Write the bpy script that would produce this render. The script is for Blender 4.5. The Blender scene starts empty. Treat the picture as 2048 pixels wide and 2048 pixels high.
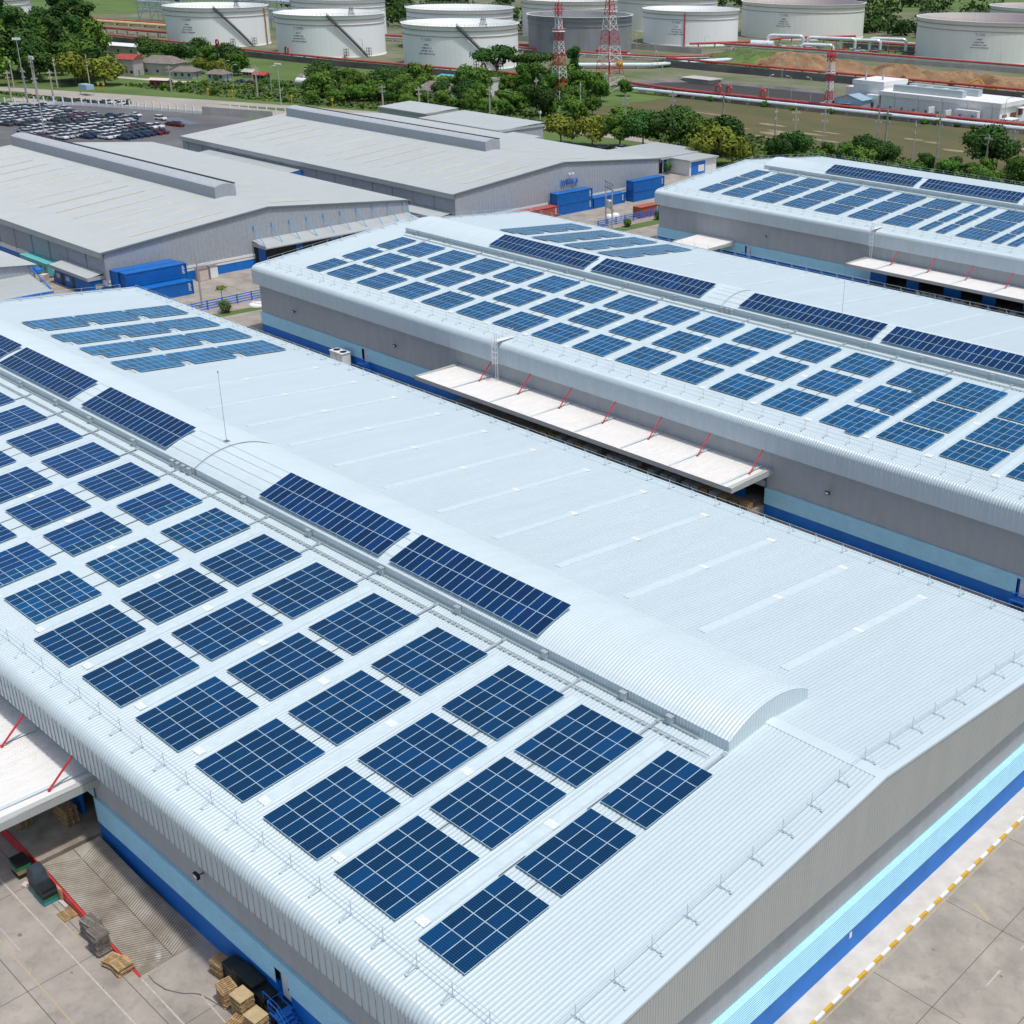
import bpy, math, random
from mathutils import Vector, Matrix, noise
random.seed(7)
sc = bpy.context.scene
COL = sc.collection
R = math.radians
# ---------------------------------------------------------------- camera, sky, sun, exposure
cam_d = bpy.data.cameras.new('camera')
cam = bpy.data.objects.new('camera', cam_d); COL.objects.link(cam)
CX = (34.9794, -62.1992, 64.6172); YAW, PITCH, ROLL = 2.3073, 0.4233, 0.0130
fw = Vector((math.cos(YAW)*math.cos(PITCH), math.sin(YAW)*math.cos(PITCH), -math.sin(PITCH)))
rt = Vector((math.sin(YAW), -math.cos(YAW), 0)); up = rt.cross(fw)
r2 = rt*math.cos(ROLL) + up*math.sin(ROLL); u2 = up*math.cos(ROLL) - rt*math.sin(ROLL)
cam.matrix_world = Matrix(((r2.x, u2.x, -fw.x, CX[0]), (r2.y, u2.y, -fw.y, CX[1]), (r2.z, u2.z, -fw.z, CX[2]), (0, 0, 0, 1)))
cam_d.sensor_width = 36; cam_d.lens = 36*2574.65/2048
cam_d.shift_x = -243.84/2048; cam_d.shift_y = -21.81/2048
cam_d.clip_start = 1; cam_d.clip_end = 6000
sc.camera = cam
sun_v = Vector((.34, .03, 1)).normalized()
sun_d = bpy.data.lights.new('sun', 'SUN'); sun_d.energy = 3.0; sun_d.angle = R(3.0); sun_d.color = (1, .97, .92)
sun = bpy.data.objects.new('sun', sun_d); COL.objects.link(sun)
sun.rotation_euler = sun_v.to_track_quat('Z', 'Y').to_euler(); sun.location = (0, 0, 300)
w = bpy.data.worlds.new('World'); sc.world = w; w.use_nodes = True
wn = w.node_tree.nodes; sky = wn.new('ShaderNodeTexSky'); sky.sky_type = 'NISHITA'; sky.sun_disc = False
sky.sun_elevation = math.asin(sun_v.z); sky.sun_rotation = math.atan2(sun_v.x, sun_v.y)
sky.air_density = 1.0; sky.dust_density = 3.0; sky.ozone_density = 1.3
wn['Background'].inputs[1].default_value = 0.15
w.node_tree.links.new(sky.outputs[0], wn['Background'].inputs[0])
sc.view_settings.view_transform = 'Standard'; sc.view_settings.look = 'None'; sc.view_settings.exposure = -0.17; sc.view_settings.gamma = 1

def pix(x, y, z):          # where a point falls in the frame (0..1), used only to leave out repeats the camera cannot see
    d = Vector((x-CX[0], y-CX[1], z-CX[2])); f = d.dot(fw)
    return ((1267.84 + 2574.65*d.dot(r2)/f)/2048, (1002.19 - 2574.65*d.dot(u2)/f)/2048)
def vis(x, y, z, m=.06):
    a, b = pix(x, y, z); return -m < a < 1+m and -m < b < 1+m
# ---------------------------------------------------------------- materials
def nodes_mat(name):
    m = bpy.data.materials.new(name); m.use_nodes = True
    return m, m.node_tree, m.node_tree.nodes['Principled BSDF']
def mat(name, c, rough=.6, metal=0, var=.12, scale=.6, c2=None, spec=.5, bump=0, stretch=(1, 1, 1), rnd=0, detail=4):
    """base colour broken up by world-space noise (dirt and weathering), optional second colour, bump and per-object tint"""
    m, nt, b = nodes_mat(name); N = nt.nodes; L = nt.links
    b.inputs['Roughness'].default_value = rough; b.inputs['Metallic'].default_value = metal
    b.inputs['Specular IOR Level'].default_value = spec
    g = N.new('ShaderNodeNewGeometry'); mp = N.new('ShaderNodeMapping'); mp.inputs['Scale'].default_value = stretch
    L.new(g.outputs['Position'], mp.inputs[0])
    nz = N.new('ShaderNodeTexNoise'); nz.inputs['Scale'].default_value = scale; nz.inputs['Detail'].default_value = detail; nz.inputs['Roughness'].default_value = .62
    L.new(mp.outputs[0], nz.inputs[0])
    rp = N.new('ShaderNodeValToRGB'); L.new(nz.outputs[0], rp.inputs[0])
    lo = c2 if c2 else tuple(v*(1-var) for v in c); hi = c if c2 else tuple(min(1, v*(1+var)) for v in c)
    rp.color_ramp.elements[0].position = .32; rp.color_ramp.elements[0].color = (*lo, 1)
    rp.color_ramp.elements[1].position = .68; rp.color_ramp.elements[1].color = (*hi, 1)
    out = rp.outputs[0]
    if rnd:
        oi = N.new('ShaderNodeObjectInfo'); hs = N.new('ShaderNodeHueSaturation')
        mr = N.new('ShaderNodeMapRange'); mr.inputs[3].default_value = 1-rnd; mr.inputs[4].default_value = 1+rnd
        L.new(oi.outputs['Random'], mr.inputs[0]); L.new(mr.outputs[0], hs.inputs['Value']); L.new(out, hs.inputs['Color'])
        mh = N.new('ShaderNodeMapRange'); mh.inputs[3].default_value = .5-rnd*.06; mh.inputs[4].default_value = .5+rnd*.06
        fr = N.new('ShaderNodeMath'); fr.operation = 'FRACT'; mu = N.new('ShaderNodeMath'); mu.operation = 'MULTIPLY'; mu.inputs[1].default_value = 7.31
        L.new(oi.outputs['Random'], mu.inputs[0]); L.new(mu.outputs[0], fr.inputs[0]); L.new(fr.outputs[0], mh.inputs[0]); L.new(mh.outputs[0], hs.inputs['Hue'])
        out = hs.outputs[0]
    L.new(out, b.inputs['Base Color'])
    if bump:
        bp = N.new('ShaderNodeBump'); bp.inputs['Strength'].default_value = bump; bp.inputs['Distance'].default_value = .05
        L.new(nz.outputs[0], bp.inputs['Height']); L.new(bp.outputs[0], b.inputs['Normal'])
    return m
def streak(name, c, rough, var, spec=.5, sx=.5, sy=.04, metal=0):
    return mat(name, c, rough, metal, var, 1.0, spec=spec, stretch=(sx*4, sy*4, sy*4))
M = {}
M['roof'] = streak('coated_roof_sheet', (.50, .595, .625), .32, .03, sx=.16, sy=.02)
M['dome'] = streak('bright_roof_sheet', (.56, .655, .685), .28, .03, sx=.16, sy=.02)
M['fascia'] = mat('fascia_sheet', (.56, .645, .675), .4, 0, .05, .8, stretch=(1, 1, .15))
M['gable'] = mat('gable_cladding', (.43, .45, .43), .5, 0, .05, .5, stretch=(1, 1, .15))
M['greywall'] = mat('grey_block_wall', (.42, .445, .455), .75, 0, .06, .9, stretch=(1, 1, .25))
M['lightblue'] = mat('light_blue_sheet', (.40, .73, .87), .4, 0, .05, .8)
M['blue'] = mat('blue_painted_wall', (.001, .165, .58), .55, 0, .14, .5)
M['skylight'] = mat('skylight_sheet', (.56, .67, .70), .25, 0, .06, 1.2)
M['skylightfar'] = mat('white_skylight_sheet', (.58, .675, .705), .3, 0, .04, 1.2)
M['patch'] = mat('white_sealant', (.70, .74, .73), .5, 0, .12, 6)
M['steel'] = mat('galvanised_steel', (.46, .53, .55), .45, .35, .12, 3)
M['darksteel'] = mat('dark_grey_metal', (.16, .19, .19), .5, .2, .15, 3)
M['railsteel'] = mat('pale_zinc_rail', (.55, .65, .68), .45, .2, .08, 3)
M['red'] = mat('red_painted_steel', (.55, .03, .035), .45, 0, .10, 1)
M['white'] = mat('white_paint', (.78, .79, .78), .5, 0, .05, .8)
M['canopy'] = streak('cream_canopy_sheet', (.72, .71, .685), .45, .05, sx=.5, sy=.1)
M['oldroof'] = streak('aged_roof_sheet', (.415, .45, .45), .5, .05, sx=.25, sy=.03)
M['oldwall'] = streak('aged_wall_sheet', (.37, .40, .43), .5, .07, sx=.3, sy=.3)
M['oldsky'] = mat('yellowed_skylight', (.62, .58, .44), .5, 0, .12, 1)
M['black'] = mat('black_plastic_and_shade', (.012, .014, .016), .45, 0, .3, 3)
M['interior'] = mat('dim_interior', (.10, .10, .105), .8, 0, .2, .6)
M['wood'] = mat('pallet_wood', (.40, .27, .13), .8, 0, .35, 3, rnd=.12)
M['greywood'] = mat('weathered_pallet_wood', (.22, .19, .165), .85, 0, .35, 3, rnd=.1)
M['yellow'] = mat('yellow_paint', (.62, .36, .02), .6, 0, .15, 2)
M['cblue'] = mat('container_blue', (.004, .135, .46), .45, 0, .12, .6)
M['cred'] = mat('container_red', (.38, .085, .07), .55, 0, .18, .8)
M['corange'] = mat('container_orange', (.42, .10, .05), .55, 0, .18, .8)
M['teal'] = mat('teal_cabin_paint', (.13, .50, .50), .5, 0, .1, .8)
M['fenceblue'] = mat('blue_fence_paint', (.015, .17, .60), .5, 0, .1, .8); M['strutblue'] = mat('sky_blue_strut', (.06, .33, .66), .5, 0, .1, .8)
M['concrete'] = mat('yard_concrete', (.40, .36, .31), .85, 0, .2, .3, c2=(.26, .235, .205), detail=8, bump=.15)
M['stairdark'] = mat('dark_stair_steel', (.045, .05, .055), .6, .1, .1, 1)
M['seam'] = mat('fascia_seam', (.27, .32, .33), .6, 0, .2, 1)
M['apron'] = mat('pale_apron_concrete', (.68, .64, .57), .8, 0, .1, .5, c2=(.52, .485, .42), detail=7)
M['rampc'] = mat('ribbed_ramp_concrete', (.42, .385, .33), .85, 0, .2, .5, c2=(.23, .19, .14), detail=8)
def stained(m, c, scale, lo=.52, hi=.72, amt=.75):
    nt = m.node_tree; N = nt.nodes; L = nt.links; b = N['Principled BSDF']; src = b.inputs['Base Color'].links[0].from_socket
    g = N.new('ShaderNodeNewGeometry'); outs = []
    for sc_, dt in ((scale, 9), (scale*9, 6)):
        nz = N.new('ShaderNodeTexNoise'); nz.inputs['Scale'].default_value = sc_; nz.inputs['Detail'].default_value = dt; nz.inputs['Roughness'].default_value = .7; nz.inputs['Distortion'].default_value = .8
        L.new(g.outputs['Position'], nz.inputs[0]); mr = N.new('ShaderNodeMapRange'); mr.inputs[1].default_value = lo; mr.inputs[2].default_value = hi; mr.inputs[4].default_value = amt if sc_ == scale else amt*.55
        L.new(nz.outputs[0], mr.inputs[0]); outs.append(mr.outputs[0])
    for o in outs:
        mi = N.new('ShaderNodeMix'); mi.data_type = 'RGBA'; L.new(o, mi.inputs[0]); L.new(src, mi.inputs[6]); mi.inputs[7].default_value = (*c, 1); src = mi.outputs[2]
    L.new(src, b.inputs['Base Color'])
stained(M['concrete'], (.16, .14, .115), .11); stained(M['rampc'], (.62, .60, .56), .3, .6, .7, .8); stained(M['apron'], (.40, .35, .28), .25, .58, .8, .6)
stained(M['roof'], (.46, .54, .555), .04, .52, .9, .4); stained(M['oldroof'], (.36, .36, .33), .05, .5, .85, .5); stained(M['greywall'], (.30, .315, .32), .15, .5, .85, .35); stained(M['canopy'], (.55, .50, .42), .12, .55, .85, .6)
M['joint'] = mat('joint_filler', (.09, .085, .08), .9, 0, .2, 2)
M['line'] = mat('worn_white_line', (.52, .50, .46), .8, 0, .25, 4, c2=(.36, .33, .28), detail=9)
M['yline'] = mat('worn_yellow_line', (.46, .38, .22), .8, 0, .25, 4, c2=(.36, .31, .22), detail=9)
M['asphalt'] = mat('lot_asphalt', (.12, .12, .125), .9, 0, .25, .05, detail=7)
M['road'] = mat('sandy_road', (.40, .36, .31), .9, 0, .18, .06, c2=(.30, .28, .245), detail=7)
M['grass'] = mat('green_ground', (.12, .185, .04), .95, 0, .3, .035, c2=(.065, .115, .025), detail=9)
M['field'] = mat('dry_field', (.125, .105, .042), .95, 0, .3, .07, c2=(.07, .08, .026), bump=.6, detail=10, stretch=(.5, 1, 1))
M['sand'] = mat('bare_sand', (.34, .285, .19), .95, 0, .2, .3, c2=(.18, .155, .08), detail=8)
M['dirt'] = mat('orange_dirt', (.36, .225, .12), .95, 0, .2, .12, c2=(.21, .125, .065), detail=12, bump=1)
M['gravel'] = mat('tank_farm_gravel', (.21, .19, .14), .95, 0, .2, .045, c2=(.075, .12, .03), detail=9)
M['bund'] = mat('bund_concrete', (.20, .195, .185), .9, 0, .3, .08, c2=(.09, .09, .09), detail=8, stretch=(1, 1, 3))
M['paleconc'] = mat('pale_concrete', (.46, .44, .41), .85, 0, .15, .2)
M['pipe'] = mat('aluminium_clad_pipe', (.68, .75, .80), .35, .1, .08, .3)
M['pipered'] = mat('red_pipe', (.45, .075, .07), .5, 0, .15, .2)
M['tank'] = mat('white_tank_paint', (.90, .92, .91), .5, 0, .05, .05, stretch=(1, 1, .3))
M['tankgrey'] = mat('grey_tank_plate', (.24, .255, .27), .6, 0, .14, .12, stretch=(1, 1, .3), detail=7)
M['tankcream'] = mat('cream_tank_paint', (.84, .84, .78), .55, 0, .06, .05, stretch=(1, 1, .3))
M['rust'] = mat('rusty_rim', (.30, .22, .13), .8, 0, .3, .2)
M['rustred'] = mat('dark_red_primer', (.20, .075, .06), .8, 0, .25, .1)
M['leaf'] = mat('leaf_green', (.115, .21, .038), .8, 0, .4, .35, c2=(.06, .135, .022), rnd=.25, spec=.08)
M['leafdark'] = mat('leaf_dark_green', (.062, .13, .032), .8, 0, .4, .35, c2=(.035, .082, .02), rnd=.25, spec=.08)
M['leafyel'] = mat('leaf_olive', (.20, .215, .035), .8, 0, .35, .35, c2=(.13, .18, .028), rnd=.2, spec=.08)
M['bark'] = mat('bark', (.14, .11, .08), .9, 0, .3, 3)
M['weed'] = mat('weed_green', (.13, .21, .04), .85, 0, .45, .12, c2=(.04, .07, .018))
M['pole'] = mat('pole_concrete', (.42, .39, .34), .8, 0, .1, 2)
M['glass'] = mat('dark_glass', (.02, .03, .04), .12, 0, .2, 2)
M['tile'] = mat('brown_roof_tile', (.20, .17, .15), .8, 0, .2, .6)
M['redtile'] = mat('red_roof_tile', (.35, .06, .045), .7, 0, .2, .6)
M['tyre'] = mat('tyre_rubber', (.02, .02, .02), .8)
M['corr_lb'] = mat('pale_blue_shed', (.28, .42, .50), .5, 0, .06, .3)
M['pink'] = mat('faded_pink_panel', (.62, .50, .46), .7, 0, .1, 2)
m, nt, b = nodes_mat('pond_water'); b.inputs['Base Color'].default_value = (.06, .053, .047, 1); b.inputs['Roughness'].default_value = .45; b.inputs['Specular IOR Level'].default_value = .05
wv = nt.nodes.new('ShaderNodeTexNoise'); wv.inputs['Scale'].default_value = .8; bp = nt.nodes.new('ShaderNodeBump'); bp.inputs['Strength'].default_value = .08
gp = nt.nodes.new('ShaderNodeNewGeometry'); nt.links.new(gp.outputs['Position'], wv.inputs[0]); nt.links.new(wv.outputs[0], bp.inputs['Height']); nt.links.new(bp.outputs[0], b.inputs['Normal'])
M['water'] = m
def panel_mat(name, base, l, ncell, half=False):
    """solar cell face: navy cells, thin pale gaps between cells, one tint per panel; object space, so it stays on the panel"""
    m, nt, b = nodes_mat(name); N = nt.nodes; L = nt.links
    tc = N.new('ShaderNodeTexCoord'); sp = N.new('ShaderNodeSeparateXYZ'); L.new(tc.outputs['Object'], sp.inputs[0])
    def cells(out, n, size):
        a = N.new('ShaderNodeMath'); a.operation = 'MULTIPLY_ADD'; a.inputs[1].default_value = n/size; a.inputs[2].default_value = 50.0 + (n % 2)*.5
        L.new(out, a.inputs[0]); f = N.new('ShaderNodeMath'); f.operation = 'FRACT'; L.new(a.outputs[0], f.inputs[0])
        p = N.new('ShaderNodeMath'); p.operation = 'PINGPONG'; p.inputs[1].default_value = .5; L.new(f.outputs[0], p.inputs[0])
        t = N.new('ShaderNodeMath'); t.operation = 'LESS_THAN'; t.inputs[1].default_value = .045; L.new(p.outputs[0], t.inputs[0]); return t.outputs[0]
    mx = N.new('ShaderNodeMath'); mx.operation = 'MAXIMUM'; L.new(cells(sp.outputs[0], 6, .95), mx.inputs[0]); L.new(cells(sp.outputs[1], ncell, l-.04), mx.inputs[1])
    oi = N.new('ShaderNodeObjectInfo'); rp = N.new('ShaderNodeValToRGB'); L.new(oi.outputs['Random'], rp.inputs[0])
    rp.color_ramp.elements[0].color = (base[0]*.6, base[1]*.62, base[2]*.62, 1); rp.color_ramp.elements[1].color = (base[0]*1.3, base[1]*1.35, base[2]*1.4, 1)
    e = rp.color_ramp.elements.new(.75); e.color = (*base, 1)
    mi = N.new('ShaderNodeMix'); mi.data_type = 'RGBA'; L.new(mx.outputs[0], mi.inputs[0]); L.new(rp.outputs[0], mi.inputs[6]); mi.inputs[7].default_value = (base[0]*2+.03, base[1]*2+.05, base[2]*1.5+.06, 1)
    L.new(mi.outputs[2], b.inputs['Base Color']); b.inputs['Roughness'].default_value = .2; b.inputs['Specular IOR Level'].default_value = .22
    return m
M['cell60'] = panel_mat('solar_cells', (.0002, .030, .100), 1.64, 10)
M['cell72'] = panel_mat('solar_cells_long', (.0005, .036, .14), 1.94, 12)
M['cellhc'] = panel_mat('solar_cells_split', (.0004, .046, .14), 1.94, 12)
M['cellmono'] = panel_mat('solar_cells_dark', (.0003, .022, .095), 1.94, 12)
M['cellfar'] = panel_mat('solar_cells_sky_glare', (.004, .10, .245), 1.94, 12)  # paleness is sky reflection at a grazing view, painted into the cells
M['cellmid'] = panel_mat('solar_cells_mid_sheen', (.0004, .062, .175), 1.94, 12)  # separate product; its lighter blue also carries painted-in sky reflection
M['frame'] = mat('panel_frame', (.48, .66, .77), .4, .1, .04, 2)
def paint(name, c): return mat(name, c, .3, .1, .04, 1, spec=.6)
CARP = [('white', paint('car_white', (.75, .76, .78))), ('silver', paint('car_silver', (.42, .45, .48))), ('dark grey', paint('car_grey', (.06, .07, .085))),
        ('navy', paint('car_navy', (.012, .03, .10))), ('dark red', paint('car_red', (.16, .012, .015)))]
# ---------------------------------------------------------------- mesh building
class MB:
    def __init__(s): s.v = []; s.f = []; s.m = []
    def add(s, vs, fs, m=0):
        o = len(s.v); s.v += [tuple(v) for v in vs]; s.f += [tuple(i+o for i in f) for f in fs]; s.m += [m]*len(fs)
    def box(s, a, b, m=0):
        x0, y0, z0 = a; x1, y1, z1 = b
        s.add([(x0,y0,z0),(x1,y0,z0),(x1,y1,z0),(x0,y1,z0),(x0,y0,z1),(x1,y0,z1),(x1,y1,z1),(x0,y1,z1)],
              [(0,3,2,1),(4,5,6,7),(0,1,5,4),(1,2,6,5),(2,3,7,6),(3,0,4,7)], m)
    def rbox(s, c, sz, rz=0, m=0):     # box on its base centre, turned about z
        ca, sa = math.cos(rz), math.sin(rz); vs = []
        for z in (0, sz[2]):
            for x, y in ((-1,-1),(1,-1),(1,1),(-1,1)):
                X, Y = x*sz[0]/2, y*sz[1]/2; vs.append((c[0]+X*ca-Y*sa, c[1]+X*sa+Y*ca, c[2]+z))
        s.add(vs, [(0,3,2,1),(4,5,6,7),(0,1,5,4),(1,2,6,5),(2,3,7,6),(3,0,4,7)], m)
    def poly(s, pts, m=0): s.add(pts, [tuple(range(len(pts)))], m)
    def prism(s, pts, z0, z1, m=0):
        n = len(pts); s.add([(x, y, z0) for x, y in pts]+[(x, y, z1) for x, y in pts],
            [tuple(range(n))[::-1], tuple(range(n, 2*n))]+[(i, (i+1) % n, n+(i+1) % n, n+i) for i in range(n)], m)
    def tube(s, p, q, r, n=6, m=0, r2=None, cap=True):
        p, q = Vector(p), Vector(q); d = (q-p)
        if d.length < 1e-6: return
        d.normalize(); a = d.orthogonal().normalized(); b_ = d.cross(a); r2 = r if r2 is None else r2
        vs = [p+(a*math.cos(2*math.pi*i/n)+b_*math.sin(2*math.pi*i/n))*r for i in range(n)]+[q+(a*math.cos(2*math.pi*i/n)+b_*math.sin(2*math.pi*i/n))*r2 for i in range(n)]
        fs = [(i, (i+1) % n, n+(i+1) % n, n+i) for i in range(n)]
        if cap: fs += [tuple(range(n))[::-1], tuple(range(n, 2*n))]
        s.add(vs, fs, m)
    def pathtube(s, pts, r, n=6, m=0):
        for a, b_ in zip(pts, pts[1:]): s.tube(a, b_, r, n, m)
    def lathe(s, c, prof, n=48, m=0):      # prof: (radius, z)
        vs = [(c[0]+r*math.cos(2*math.pi*i/n), c[1]+r*math.sin(2*math.pi*i/n), c[2]+z) for r, z in prof for i in range(n)]
        s.add(vs, [(k*n+i, k*n+(i+1) % n, (k+1)*n+(i+1) % n, (k+1)*n+i) for k in range(len(prof)-1) for i in range(n)], m)
    def grid(s, rows, m=0):
        k = len(rows[0]); vs = [v for r in rows for v in r]
        s.add(vs, [(i*k+j, i*k+j+1, (i+1)*k+j+1, (i+1)*k+j) for i in range(len(rows)-1) for j in range(k-1)], m)
WL = {}                     # world place of every object origin while building
def link(o): COL.objects.link(o); return o
def obj(name, mb, mats, parent=None, origin=None, smooth=False, ground=None):
    if origin is None:
        xs, ys, zs = zip(*mb.v); origin = ((min(xs)+max(xs))/2, (min(ys)+max(ys))/2, min(zs))
    me = bpy.data.meshes.new(name)
    me.from_pydata([(x-origin[0], y-origin[1], z-origin[2]) for x, y, z in mb.v], [], mb.f)
    if not isinstance(mats, (list, tuple)): mats = [mats]
    for q in mats: me.materials.append(q)
    if len(mats) > 1: me.polygons.foreach_set('material_index', mb.m)
    if smooth: me.polygons.foreach_set('use_smooth', [True]*len(me.polygons))
    me.update(); o = link(bpy.data.objects.new(name, me)); WL[o.name] = Vector(origin)
    if parent is not None: o.parent = parent; o.location = Vector(origin)-WL[parent.name]
    else: o.location = origin
    return o
def tag(o, label=None, cat=None, group=None, kind=None):
    if label: o['label'] = label
    if cat: o['category'] = cat
    if group: o['group'] = group
    if kind: o['kind'] = kind
    return o
def thing(name, label, cat, loc, group=None, rz=0):
    o = link(bpy.data.objects.new(name, None)); o.location = loc; o.rotation_euler = (0, 0, rz); o.empty_display_size = .5
    WL[o.name] = Vector(loc); return tag(o, label, cat, group)
def dup(root, loc, rz=0, label=None, group=None, scale=None):
    def cp(o, par):
        c = o.copy(); link(c)
        if par is not None: c.parent = par
        for ch in [x for x in kids.get(o.name, [])]: cp(ch, c)
        return c
    c = cp(root, None); c.location = loc; c.rotation_euler = (0, 0, rz)
    if scale: c.scale = scale
    if label: c['label'] = label
    if group: c['group'] = group
    return c
kids = {}
def proto_done(root):
    """remember the children of a prototype so that copies do not search the whole file"""
    def walk(o):
        kids[o.name] = list(o.children)
        for c in o.children: walk(c)
    walk(root)
def struct(name, mb, m, smooth=False): return tag(obj(name, mb, m, smooth=smooth), kind='structure')
ORD = ['nearest to', 'second from', 'third from', 'fourth from', 'fifth from', 'sixth from', 'seventh from', 'eighth from', 'ninth from', 'tenth from', 'eleventh from', 'twelfth from',
       'thirteenth from', 'fourteenth from', 'fifteenth from', 'sixteenth from', 'seventeenth from', 'eighteenth from', 'nineteenth from', 'twentieth from', 'last but one from', 'last from']
# ================================================================ ground
def sheet(name, pts, z, m):
    mb = MB(); mb.poly([(x, y, z) for x, y in pts], 0); return struct(name, mb, m)
sheet('ground', [(-3500, -900), (900, -900), (900, 3500), (-3500, 3500)], -.12, M['grass'])
sheet('yard', [(-312, -200), (90, -200), (90, 222), (-150, 234), (-232, 236), (-262, 228), (-300, 205), (-330, 190), (-330, 118), (-312, 110)], 0, M['concrete'])
sheet('car_lot_ground', [(-330, 40), (-330, 190), (-384, 190.5), (-399, 184.5), (-424, 175.5), (-446, 166), (-462, 157), (-478, 138), (-480, 40)], -.02, M['asphalt'])
mb = MB()
cl = [(-800, 62), (-640, 118), (-560, 148), (-517, 166), (-475, 184), (-430, 204), (-385, 222), (-340, 238), (-300, 250), (-255, 256), (-200, 258), (-100, 258), (60, 258)]
wd = [5, 5, 5, 5, 5, 4.2, 3.8, 3.8, 4, 4, 4, 4, 4]
def ribbon(pts, wds, z):
    rows = [[], []]
    for i, (x, y) in enumerate(pts):
        a = pts[max(0, i-1)]; b_ = pts[min(len(pts)-1, i+1)]; d = Vector((b_[0]-a[0], b_[1]-a[1])).normalized()
        rows[0].append((x-d.y*wds[i], y+d.x*wds[i], z)); rows[1].append((x+d.y*wds[i], y-d.x*wds[i], z))
    return rows
mb.grid(ribbon(cl, wd, -.04)); struct('road', mb, M['road'])
mb = MB(); mb.grid(ribbon([(-540, 215), (-500, 228), (-455, 246), (-400, 262), (-340, 282)], [2.5]*5, -.05)); struct('lane', mb, M['paleconc'])
sheet('forecourt', [(-482, 150), (-463, 159), (-424, 177.5), (-399, 187), (-384, 193), (-372, 214), (-425, 202), (-470, 181), (-500, 168)], -.06, M['road'])
mb = MB(); mb.poly([(-505, 158, -.03), (-470, 168, -.03), (-452, 174, -.03), (-468, 165, -.03), (-498, 153, -.03)]); struct('verge', mb, M['weed'])
sheet('dry_field', [(-318, 285), (-250, 284), (-180, 282), (60, 282), (60, 362), (-175, 365), (-318, 353)], -.05, M['field'])
mb = MB(); rs = random.Random(3)
for i in range(26):                                          # bare patches in the field
    x = rs.uniform(-285, -110); y = rs.uniform(287, 338); a = rs.uniform(3, 11); b_ = rs.uniform(.8, 2.6)
    mb.poly([(x+a*math.cos(t)*rs.uniform(.7, 1.2), y+b_*math.sin(t)*rs.uniform(.7, 1.2), -.02+i*.0007) for t in [k*.524 for k in range(12)]])
struct('bare_ground', mb, M['sand'])
sheet('tank_farm_ground', [(-900, 290), (-600, 322), (-524, 341), (-420, 359.5), (-310, 356), (60, 369), (60, 900), (-900, 900)], -.08, M['gravel'])
sheet('green_bank', [(-420, 446), (-346, 450), (-374, 503), (-395, 530), (-430, 528)], -.03, M['weed'])
sheet('far_green', [(-420, 560), (-270, 566), (60, 590), (60, 900), (-420, 900)], -.06, M['weed'])
sheet('dirt_ground', [(-346, 451), (-250, 449), (-170, 448), (60, 456), (60, 540), (-230, 530), (-316, 520), (-374, 504)], -.02, M['dirt'])
# heaps of soil
def heap(cx, cy, rx, ry, h, seed):
    r_ = random.Random(seed); mb = MB(); n, k = 90, 22; rows = []
    ph = [r_.uniform(0, 6.3) for _ in range(6)]
    for j in range(k+1):
        f = j/k; row = []
        for i in range(n+1):
            t = 2*math.pi*i/n; wob = 1+.22*math.sin(3*t+ph[0])+.12*math.sin(5*t+ph[1])
            X, Y = cx+rx*f*wob*math.cos(t), cy+ry*f*wob*math.sin(t); nz_ = noise.fractal(Vector((X*.16, Y*.16, seed)), 1.0, 2.0, 5)
            z = max(-.1, h*(1-f*f)**1.2*(1+.25*math.sin(4*t+ph[2]+3*f)*f)+1.5*nz_*(1-f**4))
            row.append((X, Y, z-.03))
        rows.append(row)
    mb.grid(rows); return mb
for i, a in enumerate([(-352, 478, 26, 14, 7), (-335, 486, 17, 12, 5), (-300, 492, 22, 9, 4.2), (-262, 486, 26, 9, 4.5), (-232, 478, 20, 8, 3.6), (-205, 470, 22, 7, 3), (-320, 462, 9, 5, 1.8), (-285, 456, 6, 4, 2.2)]):
    tag(obj('soil_heap', heap(*a, i), M['dirt']), 'heap of orange soil on the dug ground behind the white plant building', 'soil heap', 'heaps of orange soil')
struct('green_mound', heap(-388, 492, 30, 26, 5, 31), M['weed'], True)
# pond
PO = [(-357, 357), (-354.5, 384), (-343, 398), (-283, 403), (-268, 384), (-268, 369), (-290, 367), (-330, 363)]
sheet('pond', PO, .05, M['water'])
mb = MB()
for i in range(len(PO)):
    a, b_ = PO[i], PO[(i+1) % len(PO)]; c = Vector((-312, 380)); A_, B_ = Vector(a), Vector(b_); oa = A_+(A_-c).normalized()*5; ob = B_+(B_-c).normalized()*5
    mb.add([(a[0], a[1], .02), (b_[0], b_[1], .02), (ob.x, ob.y, 1.0), (oa.x, oa.y, 1.0)], [(0, 1, 2, 3)])
struct('pond_bank', mb, M['bund'])
mb = MB(); mb.box((-352, 393, 0), (-337, 401, 1.6)); mb.box((-353, 392.2, 1.6), (-336, 402, 1.9)); tag(obj('intake_basin', mb, M['paleconc']), 'low pale concrete basin at the far corner of the dark pond', 'basin')
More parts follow.
